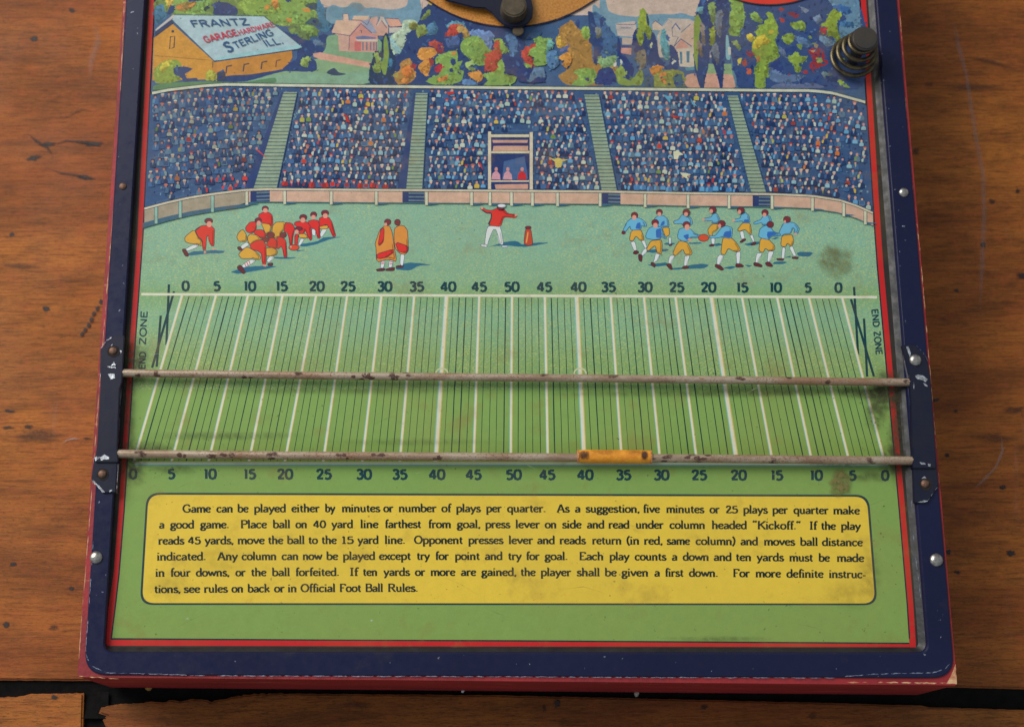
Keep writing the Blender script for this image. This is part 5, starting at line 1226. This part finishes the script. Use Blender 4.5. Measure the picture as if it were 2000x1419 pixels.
# ------------------------------------------------------------------ hardware
def tube(name, pts, r, mat, parent, seg=14, caps=True):
    """swept round bar through world points"""
    bm = bmesh.new(); rings = []
    n = len(pts)
    for i, p in enumerate(pts):
        t = (pts[min(n - 1, i + 1)] - pts[max(0, i - 1)]).normalized()
        u = t.cross(Vector((0, 0, 1)));
        if u.length < 1e-4: u = Vector((1, 0, 0))
        u.normalize(); w_ = t.cross(u).normalized()
        rr = r if not isinstance(r, (list, tuple)) else r[i]
        rings.append([bm.verts.new(p + (u * math.cos(2 * math.pi * k / seg) + w_ * math.sin(2 * math.pi * k / seg)) * rr) for k in range(seg)])
    for a, b in zip(rings, rings[1:]):
        for k in range(seg): bm.faces.new((a[k], a[(k + 1) % seg], b[(k + 1) % seg], b[k]))
    if caps: bm.faces.new(rings[0][::-1]); bm.faces.new(rings[-1])
    bmesh.ops.recalc_face_normals(bm, faces=bm.faces)
    o = bm_obj(name, bm, mat, parent, True)
    return o
ZR = Z_RIM - .0003
def rod(x0, y0, x1, y1, r):
    n = 24
    pts = []
    for i in range(n + 1):
        t = i / n; p = at(x0 + (x1 - x0) * t, y0 + (y1 - y0) * t + math.sin(t * 7) * .4, ZR + .0004)
        pts.append(p)
    return tube('rod', pts, r, M['rod'], board, 18)
rod(222, 728, 1790, 746.5, .00120); rod(206, 885.5, 1794, 899, .00127)

def patch(x, y, wpx, r, a, lo_=-.9, hi_=1.9):
    """a rust stain: a few soft spots wrapped round the rod"""
    v, f, cc = [], [], []
    for k in range(max(3, int(wpx / 9))):
        hw = random.uniform(4, 9) * .000168; th0 = random.uniform(lo_ + .3, hi_ - .2) if k else (lo_ + hi_) / 2; dth = random.uniform(.35, .8)
        c = at(x + (random.uniform(-.5, .5) * wpx if k else 0), y, ZR + .0004); b = len(v); rr = r * (1.008 + .002 * k); n = 10
        def pt(q, ang):
            th = th0 + math.sin(ang) * q * dth - .4
            return c + Vector((math.cos(ang) * q * hw, -math.sin(th) * rr, math.cos(th) * rr))
        jit = [random.uniform(.7, 1.25) for _ in range(n)]
        v.append(pt(0, 0)); cc.append((*alb((82, 54, 46))[:3], a))
        for q, al in ((.55, a), (1, 0)):
            for i in range(n): v.append(pt(q * jit[i], 2 * math.pi * i / n)); cc.append((*alb((82, 54, 46))[:3], al))
        for i in range(n):
            j = (i + 1) % n; f.append((b, b + 1 + i, b + 1 + j)); f.append((b + 1 + i, b + 1 + n + i, b + 1 + n + j, b + 1 + j))
    return mesh_obj('rust_patch', v, f, M['grime_and_shade'], board, True, cc)
r1y = lambda x: 728 + (x - 222) * 18.5 / 1568 + math.sin((x - 222) / 1568 * 7) * .4
r2y = lambda x: 885.5 + (x - 206) * 13.5 / 1588 + math.sin((x - 206) / 1588 * 7) * .4
for x, w_, a, l_, h_ in ((272, 18, .8, .1, 1.9), (306, 30, 1.1, -1, 1.9), (478, 50, .9, .9, 1.9), (580, 12, .6, -1, 1), (720, 60, 1.2, -1.2, 1.9), (765, 70, 1, -1.2, 1.9), (1060, 16, .6, -1, .6), (1200, 14, .6, -1, .6), (1445, 16, .7, -1, .8), (1615, 16, .8, .3, 1.9), (1540, 12, .6, -1, .6), (1768, 14, .9, -1, 1.9)):
    patch(x, r1y(x), w_, .00120, a, l_, h_)
for x, w_, a, l_, h_ in ((362, 26, .9, .2, 1.9), (412, 18, .7, 0, 1.9), (440, 34, 1, -.4, 1.9), (527, 30, 1.1, -1, 1.9), (664, 30, 1.1, -1, 1.9), (730, 34, 1.1, -1, 1.6), (858, 22, 1, .2, 1.9), (1360, 60, 1.2, -1, 1.9), (1300, 50, .7, -1, 1.9), (1695, 30, .7, -1, 1.9), (1510, 16, .5, 0, 1.9), (1790, 14, .8, -1, 1.9), (275, 40, .6, -1, 1.2)):
    patch(x, r2y(x), w_, .00127, a, l_, h_)

# sliding ball marker: a half-round wooden sleeve on the lower rod
mk = empty('ball_marker', (0, 0, 0), label='small orange wooden sleeve marker riding on the lower rod at the right-hand 35 yard line', category='game marker')
bm = bmesh.new(); prof = []
a0, a1 = at(1129, 890.6, ZR + .0004), at(1271, 891.6, ZR + .0004)
seg = 16; rings = []
for i in range(9):
    t = i / 8; c = a0.lerp(a1, t); rr = .00205 * (1.0 if 0 < i < 8 else .93)
    rings.append([bm.verts.new(c + Vector((random.uniform(-.00012, .00012) if i in (0, 8) else 0, math.cos(2 * math.pi * k / seg) * rr * 1.03 * (1 if abs(math.cos(2 * math.pi * k / seg)) < .9 else .96), math.sin(2 * math.pi * k / seg) * rr * .9))) for k in range(seg)])
for a, b in zip(rings, rings[1:]):
    for k in range(seg): bm.faces.new((a[k], a[(k + 1) % seg], b[(k + 1) % seg], b[k]))
bmesh.ops.recalc_face_normals(bm, faces=bm.faces)
bm_obj('sleeve', bm, M['marker'], mk, True)
for c, dx in ((a0, -.00005), (a1, .00005)):
    bm = bmesh.new(); rr = .00198
    r0 = [bm.verts.new(c + Vector((dx * 6, math.cos(2 * math.pi * k / seg) * rr, math.sin(2 * math.pi * k / seg) * rr * .9))) for k in range(seg)]
    r1 = [bm.verts.new(c + Vector((-dx * 3, math.cos(2 * math.pi * k / seg) * rr * 1.05, math.sin(2 * math.pi * k / seg) * rr * .96))) for k in range(seg)]
    for k in range(seg): bm.faces.new((r0[k], r0[(k + 1) % seg], r1[(k + 1) % seg], r1[k]))
    bm.faces.new(r0)
    bmesh.ops.recalc_face_normals(bm, faces=bm.faces)
    bm_obj('sleeve_end', bm, M['marker_end'], mk)
mr = .00205
for x_, w_, a_ in ((1138, 15, .8), (1258, 13, 1.1), (1146, 10, .5), (1180, 60, .25), (1240, 40, .25)):
    c = at(x_, 891.2, ZR + .0004); half = w_ * .000168 / 2; v_, f_, cc_ = [], [], []
    for i in range(7):
        for j in range(7):
            th = -.7 + 1.5 * j / 6 if w_ < 30 else 0 + 1.2 * j / 6; q_ = 1 - ((i - 3) / 3.1) ** 2 - ((j - 3) / 3.1) ** 2
            v_.append(c + Vector((-half + 2 * half * i / 6, math.sin(th) * mr * 1.045 * 1.03, math.cos(th) * mr * .915))); cc_.append((*alb((70, 40, 24))[:3], max(0, q_) * a_))
    for i in range(6):
        for j in range(6): f_.append((i * 7 + j, (i + 1) * 7 + j, (i + 1) * 7 + j + 1, i * 7 + j + 1))
    mesh_obj('burn_mark', v_, f_, M['dent'], mk, True, cc_)

# brackets: a tin strip over each rim with riveted tabs and a raised middle that grips the rods
def bracket(tab_a, mid, tab_b):
    bm = bmesh.new()
    def slab(px, z0, z1):
        t = [bm.verts.new(at(x, y, z1)) for x, y in px]
        b = [bm.verts.new(Vector((v_.co.x, v_.co.y, z0))) for v_ in t]
        n = len(t); bm.faces.new(t); bm.faces.new(b[::-1])
        for i in range(n): bm.faces.new((t[i], b[i], b[(i + 1) % n], t[(i + 1) % n]))
    slab(tab_a, Z_RIM - .0008, Z_RIM + .0007)
    slab(mid, Z_RIM - .0014, Z_RIM + .0015)
    slab(tab_b, Z_RIM - .0008, Z_RIM + .00072)
    bmesh.ops.recalc_face_normals(bm, faces=bm.faces)
    bmesh.ops.bevel(bm, geom=[e for e in bm.edges], offset=.00022, segments=2, affect='EDGES', clamp_overlap=True)
    return bm_obj('bracket', bm, M['bracket'], board)
bL = bracket(P('221,655 243,655 239,732 195,732 196,681'), P('196,714 240,714 238,745 233.5,760 229,872 231,902 185,902 189,870 196,752'), P('184,890 230,890 226,961 204,962 178,935'))
bR = bracket(P('1761,673 1787,673 1806,692 1814,716 1815,740 1776,740'), P('1776,730 1816,728 1818,745 1828,893 1828,914 1783,914 1783,890 1778,760'), P('1783,905 1829,903 1833,946 1812,979 1785,982'))
for par, s_, wd in ((bL, '197,680 207,666 221,656', 2.4), (bL, '196,729 204,741 212,739', 2.0), (bL, '179,937 192,950 204,961', 2.8), (bR, '1790,674 1806,692 1812,705', 1.6), (bR, '1831,950 1822,963 1812,977', 2.0)):
    wear('scuff', P(s_), wd, Z_RIM + .00085, M['tin'], par, .05, 3)
for par, s_, wd in ((bL, '209,716 224,717', 2.6), (bL, '212,732 224,730', 3.2), (bL, '188,897 200,890 212,892', 4.5), (bR, '1787,734 1800,733 1808,740', 5), (bR, '1803,748 1810,752', 3), (bR, '1796,903 1808,905', 3.2), (bR, '1784,745 1786,756', 2)):
    wear('scuff', P(s_), wd, Z_RIM + .00158, M['tin'], par, .0, 3)
wear('scuff', P('237,752 231,868'), 1.6, Z_RIM + .00003, M['tin'], bL, .05, 5)
wear('scuff', P('1779,765 1783,880'), 1.4, Z_RIM + .00003, M['tin'], bR, .2, 5)
wear('scuff', P('216,676 222,668'), 3, Z_RIM + .00085, M['tin'], bL, 0, 3)
wear('scuff', P('231,905 228,955'), 1.6, Z_RIM + .0008, M['tin'], bL, .2, 4)

M['bright'] = simple('bright_bare_tin', (196, 200, 206), (120, 120, 122), 1200, .3, .6, .2)
def chip(par, z, *outs):
    for o_ in outs:
        q = ragged(P(o_), .5, 2.5)
        m = mesh_obj('bare_chip', [at(x, y, z) for x, y in q], [tuple(range(len(q)))], M['bright'], par)
        if m.data.polygons[0].normal.z < 0: m.data.flip_normals()
chip(bL, Z_RIM + .00162, '222,706 227,713 217,714', '209,715 226,716 226,719 212,718', '211,730 223,729 225,738 216,740', '195,894 204,887 213,892 213,896 202,897 197,899', '184,893 190,891 190,898 186,900')
chip(bL, Z_RIM + .00078, '196,728 200,737 206,741 203,742 196,735', '234,683 238,686 236,690 235,687', '181,936 188,943 197,951 204,961 200,961 190,950', '213,958 218,955 219,957 214,961')
chip(bR, Z_RIM + .00162, '1787,735 1793,731 1803,733 1812,740 1808,746 1800,741 1792,740', '1803,747 1809,750 1812,755 1806,753', '1796,902 1806,903 1808,907 1799,906', '1812,905 1818,906 1817,911 1813,910', '1783,752 1786,752 1785,760')
chip(bR, Z_RIM + .00078, '1770,677 1774,676 1779,690 1777,698', '1792,980 1803,977 1812,977 1812,979 1800,981', '1800,934 1806,929 1809,933 1803,936')
for q_, par in (('1761,674 1770,673 1779,736 1772,738', bR), ('226,898 231,898 227,961 223,961', bL)):
    prism('side_flange', [at(x, y, Z_RIM + .0001) for x, y in P(q_)], Z_FACE + .0005, Z_RIM + .0001, M['tin'], par, .0001)
random.seed(21)
nk = []
for _ in range(24):
    side = random.random()
    if side < .3: y = random.uniform(20, 1250); x = 246 - .063 * y + random.uniform(4, 30)
    elif side < .62: y = random.uniform(20, 1250); x = 1751 + .0857 * y - random.uniform(4, 46)
    else: x = random.uniform(230, 1800); y = random.uniform(1278, 1314)
    nk.append((x, y))
for x, y in nk:
    r_ = random.choice([.7, .9, 1.2, 1.6, 2.2]); a_ = random.random() * 3
    q = [(x + math.cos(a_) * r_ * 1.6 * math.cos(t_) - math.sin(a_) * r_ * .6 * math.sin(t_), y + math.sin(a_) * r_ * 1.6 * math.cos(t_) + math.cos(a_) * r_ * .6 * math.sin(t_)) for t_ in (0, 1.1, 2.2, 3.2, 4.2, 5.3)]
    m = mesh_obj('paint_nick', [at(px_, py_, Z_RIM + .00003) for px_, py_ in q], [tuple(range(6))], M['chip'], rim)
    if m.data.polygons[0].normal.z < 0: m.data.flip_normals()
def dome(px, py, z, r, mat, parent, name='rivet', flat=.55, seg=20):
    bm = bmesh.new(); bmesh.ops.create_uvsphere(bm, u_segments=seg, v_segments=12, radius=r)
    for v_ in bm.verts: v_.co.z *= flat; v_.co *= 1 + random.uniform(-.02, .02)
    o = bm_obj(name, bm, mat, parent, True); o.location = at(px, py, z)
    return o
for x_, y_, r_, m_ in ((240, 364, .00118, 'rust'), (1765, 376, .00155, 'rivet'), (188, 1088, .00190, 'rivet'), (1829, 1093, .00198, 'rivet')):
    dome(x_, y_, Z_RIM, r_, M[m_], board)
dome(1788, 703, Z_RIM + .0008, .00185, M['rivet'], board)
for x_, y_ in ((222, 686), (201, 926), (1808, 945)):
    n = 20; rr = .00185
    v_, f_ = [], []
    c = at(x_, y_, Z_RIM + .0008)
    for k in range(n):
        a = 2 * math.pi * k / n; v_.append(c + Vector((math.cos(a), math.sin(a), 0)) * rr * random.uniform(.9, 1.08))
    o = mesh_obj('rivet_hole', v_, [tuple(range(n))], M['hole'], bL if x_ < 900 else bR)
    dome(x_ - 1.2, y_ - 1.2, Z_RIM + .00075, .00125, M['rust'], bL if x_ < 900 else bR)

# spring button at the upper right
btn = empty('spring_button', (0, 0, 0)); btn.parent = board
b0 = at(1666, 116, Z_FACE + .0008); H = .0135
capc = at(1690, 74, Z_FACE + H)
ax = Vector((b0.x, b0.y, Z_FACE)); 
pts, turns, N = [], 3.8, 150
for i in range(N + 1):
    t = i / N; a = t * turns * 2 * math.pi + 1.0
    rr = .0073 * (1 - t) + .0036 * t
    c = b0.lerp(Vector((capc.x, capc.y, b0.z + .0092)), t) if False else b0.lerp(capc - Vector((0, 0, .0018)), t)
    pts.append(c + Vector((math.cos(a) * rr, math.sin(a) * rr, 0)))
tube('spring', pts, .00074, M['brass'], btn, 10)
def cyl(name, c0, c1, r0, r1, mat, parent, seg=32, dome_=0.):
    bm = bmesh.new(); prof = [(0, r0), (1, r1)]
    A = [bm.verts.new(c0 + Vector((math.cos(2 * math.pi * k / seg) * r0, math.sin(2 * math.pi * k / seg) * r0, 0))) for k in range(seg)]
    B = [bm.verts.new(c1 + Vector((math.cos(2 * math.pi * k / seg) * r1, math.sin(2 * math.pi * k / seg) * r1, 0))) for k in range(seg)]
    for k in range(seg): bm.faces.new((A[k], A[(k + 1) % seg], B[(k + 1) % seg], B[k]))
    bm.faces.new(A[::-1]); bm.faces.new(B)
    bmesh.ops.recalc_face_normals(bm, faces=bm.faces)
    e = [x for x in bm.edges if x.verts[0] in B and x.verts[1] in B]
    bmesh.ops.bevel(bm, geom=e, offset=r1 * .12, segments=3, affect='EDGES')
    o = bm_obj(name, bm, mat, parent, True)
    m = o.modifiers.new('n', 'WEIGHTED_NORMAL') if False else None
    return o
cyl('plunger', Vector((b0.x, b0.y, Z_FACE)), capc - Vector((0, 0, .0008)), .0019, .0019, M['cap'], btn)
cyl('cap', capc - Vector((0, 0, .0012)), capc, .0041, .0041, M['cap'], btn)
cyl('cap_collar', capc - Vector((0, 0, .0022)), capc - Vector((0, 0, .0013)), .0036, .0038, M['brass'], btn)

# spinner arm with its post
zar = Z_FACE + .0030
ap = P('856,-14 870,1 900,8.5 925,15 947,16.5 960,25 972,39 985,49.5 1000,53.5 1017,52.5 1031,46 1040,34 1041,15 1036,-8 1022,-60 1010,-220 985,-220 960,-110 900,-60')
arm = empty('spinner_arm', (0, 0, 0)); arm.parent = board
bm = bmesh.new()
t_ = [bm.verts.new(at(x, y, zar)) for x, y in ap]; b_ = [bm.verts.new(v_.co - Vector((0, 0, .0006))) for v_ in t_]
n = len(t_); bm.faces.new(t_); bm.faces.new(b_[::-1])
for i in range(n): bm.faces.new((t_[i], b_[i], b_[(i + 1) % n], t_[(i + 1) % n]))
bmesh.ops.recalc_face_normals(bm, faces=bm.faces)
bmesh.ops.bevel(bm, geom=[e for e in bm.edges if abs(e.verts[0].co.z - e.verts[1].co.z) < 1e-6 and e.verts[0].co.z > zar - 1e-5], offset=.0003, segments=2, affect='EDGES')
bm_obj('arm_plate', bm, M['bracket'], arm)
pb = at(1003, 22, zar); pt_ = at(1006, 8, zar + .0055)
cyl('post', Vector((pb.x, pb.y, zar)), Vector((pb.x, pb.y, zar + .0042)), .0043, .0040, M['post'], arm)
cyl('post_foot', Vector(at(1012, 62, Z_FACE + .0012)), Vector(at(1012, 60, zar - .0007)), .0018, .0018, M['post'], arm)
cyl('post_foot', Vector(at(998, -220, Z_FACE + .0009)), Vector(at(998, -220, zar + .002)), .004, .004, M['post'], arm)

# ------------------------------------------------------------------ grime on the printed face and rim, plus the rods' soft shade painted in
GZ = [Z_FACE + 215 * DZ]
def gz(): GZ[0] += 6e-6; return GZ[0]
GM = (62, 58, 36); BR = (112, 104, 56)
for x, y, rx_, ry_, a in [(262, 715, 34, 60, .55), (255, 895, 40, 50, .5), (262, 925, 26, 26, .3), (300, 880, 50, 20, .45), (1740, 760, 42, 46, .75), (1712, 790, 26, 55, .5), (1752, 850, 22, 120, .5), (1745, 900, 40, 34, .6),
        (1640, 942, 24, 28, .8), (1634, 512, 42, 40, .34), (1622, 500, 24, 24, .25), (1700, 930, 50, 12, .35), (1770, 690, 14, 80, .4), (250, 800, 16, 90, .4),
        (450, 850, 190, 9, .28), (800, 862, 190, 8, .18), (650, 762, 300, 8, .22), (1500, 766, 240, 9, .35), (1680, 765, 50, 14, .5), (340, 915, 60, 10, .3), (1250, 768, 200, 7, .2), (1650, 905, 90, 9, .4),  # long thin bands beside the rods: their soft shade painted on the field
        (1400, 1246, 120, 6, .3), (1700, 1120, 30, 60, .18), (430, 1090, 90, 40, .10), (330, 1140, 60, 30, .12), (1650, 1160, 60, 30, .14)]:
    acc = ([], [], []); soft_blob(acc, x, y, rx_, ry_, BR if 1600 < x < 1645 and rx_ < 60 else GM, a, gz(), 0, 18, .62 if 1600 < x < 1645 and rx_ < 60 else .3, .2); decal('smudge_and_rod_shade', acc, M['grime_and_shade'], sheet)
acc = ([], [], [])
for _ in range(230):
    x, y = random.choice([(random.gauss(1715, 14), random.gauss(820, 30)), (random.gauss(1705, 22), random.gauss(775, 16)), (random.gauss(275, 16), random.gauss(900, 30)), (random.gauss(272, 14), random.gauss(720, 22)), (random.uniform(300, 560), random.gauss(922, 7)), (random.gauss(1715, 14), random.gauss(820, 30)), (random.gauss(1650, 60), random.gauss(768, 8)), (random.uniform(270, 560), random.gauss(862, 8)), (random.uniform(1640, 1760), random.uniform(1000, 1240)), (random.uniform(230, 1760), random.uniform(915, 1245)), (random.uniform(300, 1700), random.uniform(970, 1170))])
    soft_blob(acc, x, y, random.uniform(.8, 2.6), random.uniform(.7, 1.7), (50, 44, 30), random.uniform(.3, .85), gz(), random.random() * 3, 8, .4, .4)
for s_ in ('1100,1150 1140,1145 1190,1160', '850,1120 900,1140 940,1165', '480,1060 560,1045 640,1080', '340,1228 365,1214 400,1196', '1545,1215 1580,1222 1610,1230'): line_blobs(acc, P(s_), 1.3, (96, 80, 40), .5, gz())
for _ in range(26):
    x, y = random.uniform(280, 1700), random.uniform(600, 1240); a_ = random.uniform(-.6, .6); l_ = random.uniform(10, 60)
    line_blobs(acc, [(x, y), (x + l_ * .5, y + l_ * .5 * a_ + random.uniform(-2, 2)), (x + l_, y + l_ * a_)], .8, random.choice([(90, 84, 50), (190, 190, 150), (70, 66, 44)]), random.uniform(.25, .6), gz())
for x, y in ((366, 1207), (726, 1211), (1380, 1085), (1210, 1122), (1200, 1135), (720, 1008)): soft_blob(acc, x, y, 3.5, 2.5, (170, 180, 170) if x in (366, 726) else (120, 90, 50), .6, gz(), 0, 8, .4, .4)
decal('dirt_specks', acc, M['grime_and_shade'], sheet)['kind'] = 'stuff'
